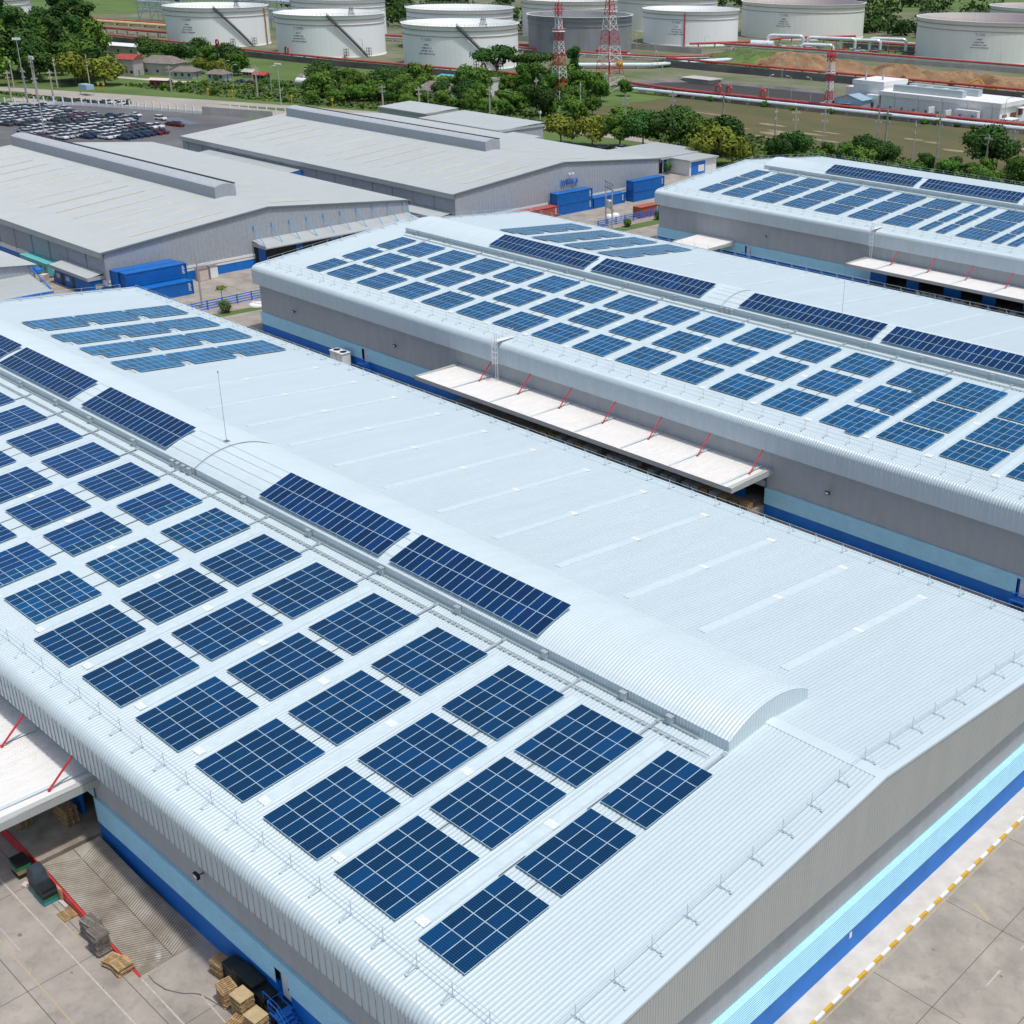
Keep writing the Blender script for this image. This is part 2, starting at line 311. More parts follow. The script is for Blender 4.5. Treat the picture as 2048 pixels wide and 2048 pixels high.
# joints and painted lines on the yard slabs
mb = MB()
def strip(mb, x0, y0, x1, y1, w_, z, m=0):
    d = Vector((x1-x0, y1-y0)).normalized(); n = Vector((-d.y, d.x))*w_/2
    mb.add([(x0+n.x, y0+n.y, z), (x0-n.x, y0-n.y, z), (x1-n.x, y1-n.y, z), (x1+n.x, y1+n.y, z)], [(3, 2, 1, 0)], m)
for y in (-41.5, -36.6, -46.4, -51.3): strip(mb, -120, y, 1, y, .05, .004)
for x in (-97, -87, -77, -67, -57, -47, -37, -27, -17, -7): strip(mb, x, -60, x, -36.6 if x != -27 else -31.2, .05, .004)
for x in (7.2, 12, 17): strip(mb, x, -60, x, 60, .05, .004)
for k in range(-4, 7): strip(mb, 2.5, -1.85+9.57*k, 40, -1.85+9.57*k, .05, .004)
for x in (-180, -165, -150): strip(mb, x, 10, x, 230, .08, .004)
for y in (40, 52, 64, 100, 112, 150, 165, 180, 195, 208): strip(mb, -192, y, -150, y, .08, .004)
struct('slab_joints', mb, M['joint'])
mb = MB()
strip(mb, -120, -38.08, 5, -38.03, .11, .009); strip(mb, -32.6, -35.85, -18, -36.1, .12, .009); strip(mb, -28.4, -33.9, -24.6, -34.1, .1, .009)
strip(mb, -46, -40.2, -41, -40.2, .06, .009); strip(mb, 8.9, 2.2, 8.9, 4.2, .12, .009); strip(mb, 9, 6.9, 9, 8.2, .12, .009)
strip(mb, -166, 60.6, -163.5, 63.6, .5, .009); strip(mb, -162, 57, -150, 57.5, .15, .009)
struct('white_markings', mb, M['line'])
mb = MB()
strip(mb, -120, -40.72, 5, -40.74, .1, .009); strip(mb, 2.64, -40, 2.6, 40, .12, .009); strip(mb, -42, -36.95, -39, -36.98, .1, .009); strip(mb, 4.3, 8.9, 6.0, 8.0, .35, .009)
struct('yellow_markings', mb, M['yline'])
mb = MB(); ck = [(-32.61, -35.38), (-31.7, -35.42), (-30.61, -35.25), (-30.0, -34.95), (-29.42, -34.62), (-29.0, -34.2), (-28.65, -33.96), (-27.71, -33.72), (-26.76, -33.57)]
mb.grid(ribbon(ck, [.03, .04, .05, .04, .05, .04, .05, .04, .03], .006)); struct('crack', mb, M['joint'])
# stains on the slabs: real oil and rust marks with their own shapes
mb = MB(); rs = random.Random(11)
for i in range(26):
    x = rs.uniform(-60, -18); y = rs.uniform(-50, -36.8)
    if i > 13: x = rs.uniform(3, 22); y = rs.uniform(-14, 24)
    a = rs.uniform(.05, .22); e = rs.uniform(.4, 1)
    mb.poly([(x+a*math.cos(t)*rs.uniform(.6, 1.2), y+a*e*math.sin(t)*rs.uniform(.6, 1.2), .0052+i*.00004) for t in [k*.7 for k in range(9)]])
struct('stains', mb, mat('oil_stain', (.17, .15, .13), .8, 0, .2, 1))
# right-hand pavement and its striped kerb
mb = MB(); mb.box((.45, -70, -.3), (2.2, 70, .13)); struct('pavement', mb, M['apron'])
mb = MB(); y = -60.33; k = 0
while y < 60:
    mb.box((2.2, y, -.2), (2.42, y+.985, .155 if k % 2 else .157), k % 2); y += .985; k += 1
tag(obj('kerb', mb, [M['yellow'], M['white']]), 'yellow and white striped kerb edging the pale pavement beside the near gable wall', 'kerb')
# grass verges by the blue fences
sheet('verge', [(-170.4, 46), (-168.0, 45), (-165.8, 66), (-168.2, 67)], .006, M['grass'])
sheet('verge', [(-168.4, 148), (-164.6, 147), (-163.4, 178), (-167.2, 179)], .006, M['grass'])
# ================================================================ the three solar warehouses
RIDGE, SL = 14.2, .08817
EV = 30.95; RC = .9; WF = 31.85; ZF = 8.4        # eave curve start, fascia plane, fascia bottom
def roof_z(dy): return RIDGE - SL*abs(dy)
PITCH_R = .34
def rib_stations(x0, x1, p, h, wf=.42):
    n = int((x1-x0)/p); p = (x1-x0)/n; st = []
    for i in range(n):
        x = x0+i*p; st += [(x, 0), (x+p*(1-wf), 0), (x+p*(1-wf*.75), h), (x+p*(1-wf*.25), h)]
    st.append((x1, 0)); return st
def broad_ribs(x0, x1, p, h):
    n = int((x1-x0)/p); p = (x1-x0)/n; st = []
    for i in range(n): x = x0+i*p; st += [(x, 0), (x+p*.34, 0), (x+p*.6, h), (x+p*.74, h)]
    return st+[(x1, 0)]
def ribbed(mb, st, path, m=0):      # stations along x, path of (y, z, ny, nz)
    mb.grid([[(x, y+ny*h, z+nz*h) for x, h in st] for y, z, ny, nz in path], m)
def slope_path(y0, sg):
    n = math.hypot(1, SL); P = [(y0, RIDGE, sg*SL/n, 1/n), (y0+sg*15, roof_z(15), sg*SL/n, 1/n), (y0+sg*EV, roof_z(EV), sg*SL/n, 1/n)]
    zc = roof_z(EV)-RC
    for k in range(1, 9):
        t = math.radians(90*k/8); P.append((y0+sg*(EV+RC*math.sin(t)), zc+RC*math.cos(t), sg*math.sin(t), math.cos(t)))
    return P
def vribs(mb, axis, c, sgn, s0, s1, zb, zt, p, h, m=0, wf=.4):
    """vertical ribs on a wall; axis 'x': wall runs along y at x=c; zb, zt constants or functions"""
    zb_ = zb if callable(zb) else (lambda s: zb); zt_ = zt if callable(zt) else (lambda s: zt)
    st = rib_stations(s0, s1, p, h, wf); rows = [[], []]
    for s, d in st:
        for r, z in ((0, zb_(s)), (1, zt_(s))): rows[r].append((c+sgn*d, s, z) if axis == 'x' else (s, c+sgn*d, z))
    mb.grid(rows, m)
def hribs(mb, axis, c, sgn, s0, s1, z0, z1, p, h, m=0, cap=.25):
    n = int(round((z1-z0)/p)); p = (z1-z0)/n; prof = []
    for i in range(n):
        z = z0+i*p; prof += [(z, 0), (z+p*.45, 0), (z+p*.6, h), (z+p*.9, h)]
    prof += [(z1, 0), (z1, -cap)]; rows = [[], []]
    for z, d in prof:
        for r, s in ((0, s0), (1, s1)): rows[r].append((c+sgn*d, s, z) if axis == 'x' else (s, c+sgn*d, z))
    mb.grid(rows, m)
def dome_prof(y0):
    P = [(y0-4.5, roof_z(4.5)-.05, -1, 0)]
    n = 16; Rr = (4.5**2+1.25**2)/(2*1.25); zc = RIDGE+1.7-Rr
    a0 = math.asin(4.5/Rr)
    P.append((y0-4.5, RIDGE+.42, -1, .1))
    for k in range(n+1):
        a = -a0+2*a0*k/n; P.append((y0+Rr*math.sin(a), zc+Rr*math.cos(a), math.sin(a), math.cos(a)))
    P.append((y0+4.5, RIDGE+.42, 1, .1)); P.append((y0+4.5, roof_z(4.5)-.05, 1, 0)); return P
def dome_z(dy):
    Rr = (4.5**2+1.25**2)/(2*1.25); return RIDGE+1.7-Rr+math.sqrt(Rr*Rr-dy*dy)
def warehouse(name, label, y0, x0, x1, side, gab, dome, dome_joint, canopies, doors, skyx, skyx_far, plat, near=True):
    """side: insets and levels of the long walls (grey inset, band inset, band bottom, band top); gab: the same for the gable"""
    W = thing('warehouse', label, 'warehouse', ((x0+x1)/2, y0, 0))
    for sg in (-1, 1):
        st = broad_ribs(x0, x1, PITCH_R, .05 if sg < 0 else .03)
        mb = MB(); ribbed(mb, st, slope_path(y0, sg)); obj('roof_slope', mb, M['roof'], W)
        mb = MB(); zt_ = roof_z(EV)-RC; ribbed(mb, rib_stations(x0, x1, PITCH_R*2, .03, .22), [(y0+sg*(WF+.01), zt_+.06, sg, 0), (y0+sg*(WF+.01), ZF, sg, 0)])
        if sg < 0 and near:
            for k in range(int((x1-x0)/(2*PITCH_R))): x = x0+.02+k*2*PITCH_R; mb.box((x-.02, y0-WF-.075, ZF), (x+.02, y0-WF-.012, zt_+.1), 1)
        obj('eave_fascia', mb, [M['fascia'], M['seam']], W)
    mb = MB(); vribs_n = 24
    mb.grid([[(xx, y0+d, roof_z(d)+e) for d, e in ((-.5, .0), (-.5, .064), (0, .085), (.5, .064), (.5, 0))] for xx in (x0, x1)]); obj('ridge_cap', mb, M['dome'], W)
    # gable cladding, its verge trim and soffits
    rk = lambda s: roof_z(s-y0)+.06 if abs(s-y0) <= EV else roof_z(EV)-RC+math.sqrt(max(0, RC**2-(abs(s-y0)-EV)**2))
    for xe, sg in ((x1, 1), (x0, -1)):
        mb = MB(); vribs(mb, 'x', xe+sg*.02, sg, y0-WF, y0+WF, ZF, rk, .22, .03); obj('gable_cladding', mb, M['gable'], W)
        mb = MB()
        for s in (-1, 1):
            a, b_ = (y0, roof_z(0)+.075), (y0+s*EV, roof_z(EV)+.075)
            mb.add([(xe-sg*.45, a[0], a[1]), (xe+sg*.09, a[0], a[1]), (xe+sg*.09, b_[0], b_[1]), (xe-sg*.45, b_[0], b_[1]), (xe+sg*.09, a[0], a[1]-.2), (xe+sg*.09, b_[0], b_[1]-.2)], [(0, 1, 2, 3), (1, 4, 5, 2)])
        obj('verge_trim', mb, M['dome'], W)
    mb = MB(); gi = side[0]+.1
    mb.add([(x0, y0-WF, ZF+.03), (x1, y0-WF, ZF+.03), (x1, y0-WF+gi, ZF+.03), (x0, y0-WF+gi, ZF+.03)], [(0, 1, 2, 3)])
    mb.add([(x0, y0+WF, ZF+.03), (x1, y0+WF, ZF+.03), (x1, y0+WF-gi, ZF+.03), (x0, y0+WF-gi, ZF+.03)], [(0, 1, 2, 3)])
    for xe, sg in ((x1, 1), (x0, -1)): mb.add([(xe, y0-WF+gi, ZF+.03), (xe, y0+WF-gi, ZF+.03), (xe-sg*(gab[0]+.1), y0+WF-gi, ZF+.03), (xe-sg*(gab[0]+.1), y0-WF+gi, ZF+.03)], [(0, 1, 2, 3)])
    obj('soffit', mb, M['greywall'], W)
    # walls: grey above, pale blue sheet band, blue wall at the foot; the canopy bays stay open
    yw = [y0-WF+side[0], y0+WF-side[0]]; xw = [x0+gab[0], x1-gab[0]]
    mb = MB()
    zb = side[2]+.1
    for s, yy in ((-1, yw[0]), (1, yw[1])): vribs(mb, 'y', yy, s, xw[0], xw[1], side[3]-.02, ZF+.05, .3, .018)
    for s, xx in ((-1, xw[0]), (1, xw[1])): vribs(mb, 'x', xx, s, yw[0], yw[1], gab[3]-.02, ZF+.05, .3, .018)
    obj('upper_wall', mb, M['greywall'], W)
    yb = y0-WF+side[1]; ybf = y0+WF-side[1]
    segs = []; cur = xw[0]-.2
    for (cx0, cx1, _, _) in canopies: segs.append((cur, cx0+1.0)); cur = cx1-1.0
    segs.append((cur, xw[1]+gab[0]-gab[1]))
    dz = doors
    for a, b_ in segs:
        ds = sorted(d for d in dz if a < d < b_); mb = MB(); mbb = MB(); p = a
        for d in ds+[None]:
            e = (d-.75) if d is not None else b_
            hribs(mb, 'y', yb, -1, p, e, side[2], side[3], .21, .035); mbb.box((p, yb+.06, -.5), (e, yb+.3, side[2]+.02))
            if d is not None:
                top = 3.25+ (.0 if side[2] < 2 else .25)
                hribs(mb, 'y', yb, -1, e, d+.75, top, side[3], .21, .035)
                mbb.box((e, yb+.3, -.5), (d+.75, yb+.34, side[3]-.05)); p = d+.75
        obj('band_cladding', mb, M['lightblue'], W); obj('foot_wall', mbb, M['blue'], W)
    mb = MB(); hribs(mb, 'x', x1-gab[1], 1, y0-WF+side[1]-.03, y0+WF-side[1]+.03, gab[2], gab[3], .21, .035, cap=.5)
    hribs(mb, 'y', ybf, 1, xw[0], xw[1]+.3, side[2], side[3], .3, .035); obj('band_cladding', mb, M['lightblue'], W)
    mb = MB(); mb.box((x1-gab[1]-.25, y0-WF+side[1], -.5), (x1-gab[1]-.03, y0+WF-side[1], gab[2]+.02)); mb.box((xw[0], ybf-.3, -.5), (xw[1], ybf-.06, side[2]+.02)); obj('foot_wall', mb, M['blue'], W)
    for d in doors:
        mb = MB(); z0 = 1.15; mb.box((d-.48, yb+.24, z0), (d+.48, yb+.297, z0+2.05)); o = obj('door', mb, M['white'], W)
        mb = MB(); mb.box((d+.3, yb+.17, z0+.95), (d+.42, yb+.238, z0+1.1)); obj('handle', mb, M['black'], o)
        mb = MB()
        mb.box((d-.9, yb-1.0, z0-.12), (d+.9, yb+.05, z0-.04))
        for k in range(5): mb.box((d+.9+k*.28, yb-1.0, z0-.12-(k+1)*.2), (d+1.2+k*.28, yb+.0, z0-.06-(k+1)*.2))
        for xx in (d-.86, d+.0, d+.86, d+2.2): mb.tube((xx, yb-.97, z0-.1 if xx < d+1 else .1), (xx, yb-.97, z0+.95 if xx < d+1 else 1.1), .03)
        mb.tube((d-.86, yb-.97, z0+.95), (d+.86, yb-.97, z0+.95), .03); mb.tube((d+.86, yb-.97, z0+.95), (d+2.2, yb-.97, 1.1), .03)
        for xx in (d-.8, d+.8): mb.box((xx-.06, yb-.95, -.1), (xx+.06, yb-.83, z0-.1))
        obj('stair_landing', mb, M['fenceblue'], W)
    # vaulted ridge monitor
    D0, D1 = dome; mb = MB(); pr = dome_prof(y0)
    for a, b_ in ((D0, dome_joint-.02), (dome_joint+.3, D1)): ribbed(mb, broad_ribs(a, b_, .3, .032), pr)
    o = obj('ridge_monitor', mb, M['dome'], W)
    mb = MB(); ribbed(mb, [(dome_joint-.03, -.06), (dome_joint+.31, -.06)], pr); obj('joint_strip', mb, M['roof'], o)
    for xe, sg in ((D1, 1), (D0, -1)):
        mb = MB(); vribs(mb, 'x', xe-.02*sg, sg, y0-4.5, y0+4.5, lambda s: roof_z(s-y0)-.03, lambda s: min(dome_z(s-y0), 99) , .3, .03); obj('monitor_end', mb, M['dome'], o)
    # skylight strips with their sealed ends
    for far, xs in ((0, skyx), (1, skyx_far)):
        for x in xs:
            sg = 1 if far else -1; ya, yb_ = (6.9, 27.1) if far else (6.6, 27.6); n = math.hypot(1, SL)
            if not (vis(x, y0+sg*ya, 14) or vis(x, y0+sg*yb_, 12) or vis(x, y0+sg*16, 13)): continue
            mb = MB(); q = [(x-.42, ya), (x+.42, ya), (x+.42, yb_), (x-.42, yb_)]
            mb.add([(a, y0+sg*b_, roof_z(b_)+.062) for a, b_ in q]+[(a, y0+sg*b_, roof_z(b_)-.02) for a, b_ in q], [(0, 1, 2, 3), (4, 5, 1, 0), (5, 6, 2, 1), (6, 7, 3, 2), (7, 4, 0, 3)])
            o = obj('skylight', mb, M['skylightfar' if far else 'skylight'], W)
            for yy in ((yb_, 17.2) if not far else (yb_, 17.2)):
                mb = MB(); mb.add([(x-.47, y0+sg*(yy-.5), roof_z(yy-.5)+.072), (x+.47, y0+sg*(yy-.5), roof_z(yy-.5)+.072), (x+.47, y0+sg*(yy+.1), roof_z(yy+.1)+.072), (x-.47, y0+sg*(yy+.1), roof_z(yy+.1)+.072)], [(0, 1, 2, 3)]); obj('sealed_patch', mb, M['patch'], o)
    # canopies over the docks with red raking struts, dock floor and the dark bays behind
    for (cx0, cx1, dep, zt) in canopies:
        yo = yb-dep; mb = MB(); stc = rib_stations(cx0, cx1, .3, .04); rows = [[], []]
        for x, h in stc: rows[0].append((x, yo, zt+.05+h)); rows[1].append((x, yw[0], zt-.08+h))
        mb.grid(rows); o = obj('canopy', mb, M['canopy'], W)
        mb = MB(); z1 = zt+.1; vribs(mb, 'y', yo-.02, -1, cx0, cx1, zt-.5, z1, .25, .02)
        for xx, s in ((cx0, -1), (cx1, 1)): vribs(mb, 'x', xx+.02*s, s, yo, yw[0]-.02, zt-.55, z1, .25, .02)
        mb.add([(cx0, yo, zt-.45), (cx1, yo, zt-.45), (cx1, yw[0], zt-.5), (cx0, yw[0], zt-.5)], [(0, 1, 2, 3)])
        mb.box((cx1-.6, yo+.05, z1-.03), (cx1-.05, yw[0]-.1, z1+.0)); mb.box((cx0+.05, yo+.05, z1-.03), (cx0+.6, yw[0]-.1, z1+.0))
        obj('canopy_trim', mb, M['gable'], o)
        x = cx1-1.2
        while x > cx0+.5:
            if vis(x, yb-3, zt):
                mb = MB()
                mb.tube((x, yb-2.9, zt+.1), (x, yw[0]-.05, zt+2.95), .085); mb.tube((x, yb-2.9, zt+.06), (x, yb-2.9, zt+.2), .13); obj('strut', mb, M['red'], o)
                mb = MB(); strip(mb, x-.4, yo+.3, x-.4, yw[0]-.2, .35, zt+.11); obj('flashing', mb, M['fascia'], o)
            x -= 7.9
        mb = MB(); ye = yb-plat; mb.box((cx0+1.0, ye, -.2), (cx1-1.0, yb+9, 1.18)); obj('dock_floor', mb, M['rampc'], W)
        mb = MB(); mb.box((cx0+1.2, ye-.08, .15), (cx1-1.0, ye-.003, 1.2)); obj('dock_edge', mb, M['red'] if near else M['darksteel'], W)
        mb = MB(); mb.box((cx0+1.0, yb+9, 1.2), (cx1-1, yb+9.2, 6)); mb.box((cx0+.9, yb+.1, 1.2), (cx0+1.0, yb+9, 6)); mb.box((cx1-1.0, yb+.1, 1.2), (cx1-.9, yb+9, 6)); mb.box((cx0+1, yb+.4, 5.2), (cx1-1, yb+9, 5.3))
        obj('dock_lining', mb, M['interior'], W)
        x = cx0+1.0; k = 0
        while x < cx1-2:
            mb = MB(); e = min(x+(2.6 if k % 2 else 3.6), cx1-1.02); mb.box((x, yb+.06, 1.19), (e, yb+.32, 5.0)); obj('dock_pier', mb, M['blue'], W)
            x += 8.0; k += 1
        mb = MB(); mb.box((cx0+1, yb+.07, 4.3), (cx1-1, yb+.3, side[3]+1.4)); obj('dock_beam', mb, M['blue'] if not near else M['lightblue'], W)
    proto = None
    return W
WA = warehouse('a', 'nearest white solar warehouse with vaulted ridge, its gable filling the lower right', 0, -155.5, .98, (1.05, .85, 2.15, 4.35), (.88, .43, 2.15, 4.45), (-148.5, -8.44), -76.2,
    [(-103, -46.5, 7.8, 6.4)], [-23.0], [-12.63-8.094*k for k in range(0, 16)], [-12.22-8.094*k for k in range(0, 12)], 4.75)
WB = warehouse('b', 'middle solar warehouse with long cream canopy and red struts on its near side', 83.27, -155.1, .98, (.75, .55, 1.45, 3.5), (.75, .5, 1.45, 3.5), (-148.3, -8), -76.5,
    [(-103.3, -46.6, 7.8, 6.05)], [-125.6, -14.2], [-141.0-.0+8.02*k for k in range(0, 18)], [-12.2-8.02*k for k in range(0, 12)], 4.75, False)
WC = warehouse('c', 'farthest solar warehouse, at the right edge, with a deep rounded grey eave', 181.5, -152.2, 0, (.75, .55, 1.45, 3.5), (.75, .5, 1.45, 3.5), (-143.4, -8), -72.0,
    [(-97.5, -42, 7.8, 6.05)], [-126.5], [-138.9+7.95*k for k in range(0, 14)], [], 4.75, False)
# gable floodlight / sign and small wall fixtures, parts of the buildings
mb = MB(); mb.box((.535, -1.8, 1.5), (.56, -1.5, 1.95)); obj('wall_sign', mb, M['white'], WA)
def floodlight(Wp, x, y, z):
    mb = MB(); mb.tube((x, y+.2, z), (x, y-.35, z+.05), .05); mb.box((x-.28, y-.6, z-.1), (x+.28, y-.38, z+.28)); o = obj('floodlight', mb, M['black'], Wp)
    mb = MB(); mb.box((x-.2, y-.625, z-.03), (x+.2, y-.602, z+.2)); obj('lamp_glass', mb, M['white'], o)
for x in (-31.9, -85): floodlight(WA, x, -30.85, 6.2)
for x in (-38.6, -117.5, -144): floodlight(WB, x, 52.1, 5.6)
for x in (-122, ): floodlight(WC, x, 150.3, 6.0)
def ladder(Wp, x, y, zb_):
    mb = MB()
    for d in (-.25, .25): mb.tube((x+d, y, zb_), (x+d, y, 13.0), .035)
    z = zb_+.3
    while z < 12.8: mb.tube((x-.25, y, z), (x+.25, y, z), .025); z += .3
    for k in range(11):                                   # hoops of the safety cage
        z = zb_+2.6+k*.8
        if z > 12.6: break
        pts = [(x+.36*math.cos(a), y-.05-.72*math.sin(a), z) for a in [math.pi*j/6 for j in range(7)]]; mb.pathtube(pts, .03, 4)
    for a in (.5, 1.57, 2.64): mb.tube((x+.36*math.cos(a), y-.05-.72*math.sin(a), zb_+2.6), (x+.36*math.cos(a), y-.05-.72*math.sin(a), 12.4), .025, 4)
    for d in (-.35, .35): mb.tube((x+d, y, 12.9), (x+d, y+3.0, 13.0), .03); mb.tube((x+d, y+2.4, 11.7), (x+d, y+2.4, 13.0), .03)
    mb.box((x-.4, y, 11.75), (x+.4, y+3.2, 11.8)); obj('cage_ladder', mb, M['white'], Wp)
ladder(WB, -93.6, 50.9, 6.1); ladder(WC, -96.2, 149.1, 6.1)
for Wp, y0, xs in ((WA, 0, [-13.5, -17.9, -26.0, -36.0, -45.9, -56.5, -67.0, -76.9, -78.0, -79.0, -80.0, -88, -97.5, -105.5, -114.5, -122.5]), (WB, 83.27, [-145.2, -137, -123, -116, -107.6, -95, -85, -76.2, -75.2, -74.4, -65, -52, -43.5, -33.6, -24]), (WC, 181.5, [-141, -134, -124, -117, -113.5, -108, -96])):
    for x in xs:                                          # combiner boxes on the monitor wall
        if not vis(x, y0-4.6, 14): continue
        mb = MB(); mb.box((x-.25, y0-4.85, 13.95), (x+.25, y0-4.56, 14.5)); mb.box((x-.3, y0-4.95, 14.5), (x+.3, y0-4.56, 14.54)); mb.box((x-.03, y0-4.75, 13.75), (x+.03, y0-4.65, 13.95)); obj('junction_box', mb, M['steel'], Wp)
for Wp, x, y in ((WA, -77.4, 0), (WB, -59, 83.27)):
    mb = MB(); mb.tube((x, y, 15.8), (x, y, 23.3), .025, 5, 0, .015); mb.tube((x, y, 23.2), (x, y, 23.4), .06); mb.box((x-.25, y-.25, 15.85), (x+.25, y+.25, 15.98)); obj('lightning_rod', mb, M['darksteel'], Wp)
# conduits lying on the monitor's back
for Wp, y0, sp in ((WA, 0, [(-82, -64.9), (-47, -45), (-103.4, -100)]), (WB, 83.27, [(-79.8, -73), (-51.7, -49.7)]), (WC, 181.5, [(-132, -127)])):
    for a, b_ in sp:
        for dy in (-3.6, -2.5, -1.4, -.3): mb = MB(); mb.tube((a, y0+dy, dome_z(dy)+.07), (b_, y0+dy, dome_z(dy)+.07), .018, 4); obj('roof_conduit', mb, M['railsteel'], Wp)
# small flat porch against the far right warehouse, near its left end
mb = MB(); st = rib_stations(-139.8, -130.2, .4, .04); mb.grid([[(x, 141.6, 3.35+h) for x, h in st], [(x, 150.4, 3.75+h) for x, h in st]]); o = obj('side_porch', mb, M['canopy'], WC)
mb = MB(); mb.box((-139.85, 141.5, 2.9), (-130.15, 141.6, 3.4)); mb.box((-130.2, 141.6, 2.95), (-130.1, 150.4, 3.6)); mb.box((-139.9, 141.6, 2.95), (-139.8, 150.4, 3.6)); obj('porch_trim', mb, M['gable'], o)
for x in (-139.5, -135, -130.5): mb = MB(); mb.tube((x, 141.8, 0), (x, 141.8, 3.3), .1, 6); obj('porch_post', mb, M['steel'], o)
# ================================================================ solar arrays (each block lies on the roof: a thing; its panels are parts)
NSL = math.hypot(1, SL)
def panel_mesh(name, w_, l, cell, half=False):
    mb = MB(); t = .04; e = .022; W2, L2 = w_/2, l/2
    mb.box((-W2, -L2, 0), (W2, L2, t-.004), 0)
    mb.add([(-W2+e, -L2+e, t), (W2-e, -L2+e, t), (W2-e, L2-e, t), (-W2+e, L2-e, t)], [(0, 1, 2, 3)], 1)
    for a, b_ in (((-W2, -L2), (W2, -L2+e)), ((-W2, L2-e), (W2, L2)), ((-W2, -L2+e), (-W2+e, L2-e)), ((W2-e, -L2+e), (W2, L2-e))):
        mb.add([(a[0], a[1], t+.002), (b_[0], a[1], t+.002), (b_[0], b_[1], t+.002), (a[0], b_[1], t+.002)], [(0, 1, 2, 3)], 0)
    if half: mb.add([(-W2+e, -.025, t+.001), (W2-e, -.025, t+.001), (W2-e, .025, t+.001), (-W2+e, .025, t+.001)], [(0, 1, 2, 3)], 0)
    me = bpy.data.meshes.new(name); me.from_pydata(mb.v, [], mb.f); me.materials.append(M['frame']); me.materials.append(M[cell]); me.polygons.foreach_set('material_index', mb.m); me.update(); return me
PM = {'p60': (panel_mesh('panel_60', .985, 1.625, 'cell60'), 1.0, 1.64), 'p72': (panel_mesh('panel_72', .985, 1.915, 'cell72'), 1.0, 1.93),
      'phc': (panel_mesh('panel_half_cut', .985, 1.915, 'cellhc', True), 1.0, 1.93), 'mono': (panel_mesh('panel_dark', .985, 1.92, 'cellmono'), 1.01, 1.94),
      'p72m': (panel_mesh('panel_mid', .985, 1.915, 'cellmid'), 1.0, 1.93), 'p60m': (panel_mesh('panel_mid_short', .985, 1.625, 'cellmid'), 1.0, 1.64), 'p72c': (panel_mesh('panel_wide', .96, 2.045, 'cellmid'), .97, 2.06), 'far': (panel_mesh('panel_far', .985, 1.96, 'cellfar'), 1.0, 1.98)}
n_arr = 0
def array(label, group, cx, cy, cz, tilt, cells, w_, l):
    """cells: (x, y, type) panel centres in the plane of the block; tilt: rise per metre towards +y"""
    global n_arr
    A = link(bpy.data.objects.new('solar_array', None)); A.empty_display_size = .5
    A.location = (cx, cy, cz); A.rotation_euler = (math.atan(tilt), 0, 0); tag(A, label, 'solar array', group); n_arr += 1
    for x, y, t, *rz in cells:
        o = bpy.data.objects.new('solar_panel', PM[t][0]); COL.objects.link(o); o.parent = A; o.location = (x, y, .0)
        if rz: o.rotation_euler = (0, 0, rz[0])
    mb = MB(); X = w_/2; Y = l/2; k = max(2, int(round(l/.95)))
    for i in range(k):
        y = -Y+.35+(l-.7)*i/(k-1); mb.box((-X, y-.025, -.055), (X, y+.025, -.004))
        for j in range(4): x = -X+.3+(w_-.6)*j/3; mb.box((x-.03, y-.03, -.13), (x+.03, y+.03, -.055))
    obj_local('mounting_rail', mb, M['steel'], A)
    return A
def obj_local(name, mb, m, parent):
    me = bpy.data.meshes.new(name); me.from_pydata(mb.v, [], mb.f); me.materials.append(m); me.update(); o = link(bpy.data.objects.new(name, me)); o.parent = parent; return o
def block(label, group, y0, xa, nx, d0, ny, typ, far=False, types=None, miss=()):
    """nx by ny panels, xa = left edge, d0 = slope distance from the ridge to the upper edge"""
    pw, pl = PM[typ][1:]; L_ = ny*pl; W_ = nx*pw; dm = d0+L_/2; dy = dm/NSL; sg = 1 if far else -1
    cx = xa+W_/2
    if not vis(cx, y0+sg*dy, 13, .04): return
    cells = []
    for i in range(nx):
        for j in range(ny):
            if (i, j) in miss: continue
            cells.append((-W_/2+pw*(i+.5), -L_/2+pl*(j+.5), (types(i, j) if types else typ)))
    return array(label, group, cx, y0+sg*dy, roof_z(dy)+.19, -sg*SL, cells, W_, L_)
PLACE = {'A': 'nearest warehouse roof', 'B': 'middle warehouse roof', 'C': 'far right warehouse roof'}
GRP = {k: 'solar arrays on the '+v for k, v in PLACE.items()}
ROW = {0: 'eave row', 1: 'middle row', 2: 'ridge row'}
# nearest roof: column 0 at the gable is four panels wide; then six wide at the measured places
colx = {0: -7.638-4.0}
offs = {1: -.2315, 2: .1948, 3: .0367, 7: -.079, 8: -.2019, 9: .0123, 10: .1648, 11: .1038}
for k in range(1, 16): colx[k] = -7.638-4-1.8691-(k-1)*8.0942+offs.get(k, 0)-6.0
D60 = {0: 22.05, 1: 14.55, 2: 7.14}; D72 = {0: 21.6, 1: 14.35, 2: 7.10}
for k in range(0, 16):
    for i in range(3):
        nm = 'navy solar array, %s, %s the near gable, on the %s' % (ROW[i], ORD[k], PLACE['A'])
        if k == 0: block(nm, GRP['A'], 0, colx[0], 4, D60[i], 4, 'p60')
        elif k < 7: block(nm, GRP['A'], 0, colx[k], 6, D60[i], 4, 'p60')
        elif k == 7: block(nm, GRP['A'], 0, colx[k]-.0, 6, D72[i], 3, 'phc')
        elif k == 8: block(nm, GRP['A'], 0, colx[k], 6, D72[i], 3, 'p72', types=lambda a, b_: 'phc' if a > 3 else 'p72')
        else: block(nm, GRP['A'], 0, colx[k], 6, D72[i], 3, 'p72')
bx = [-145.9]+[-140.2+8.03*k for k in range(0, 18)]
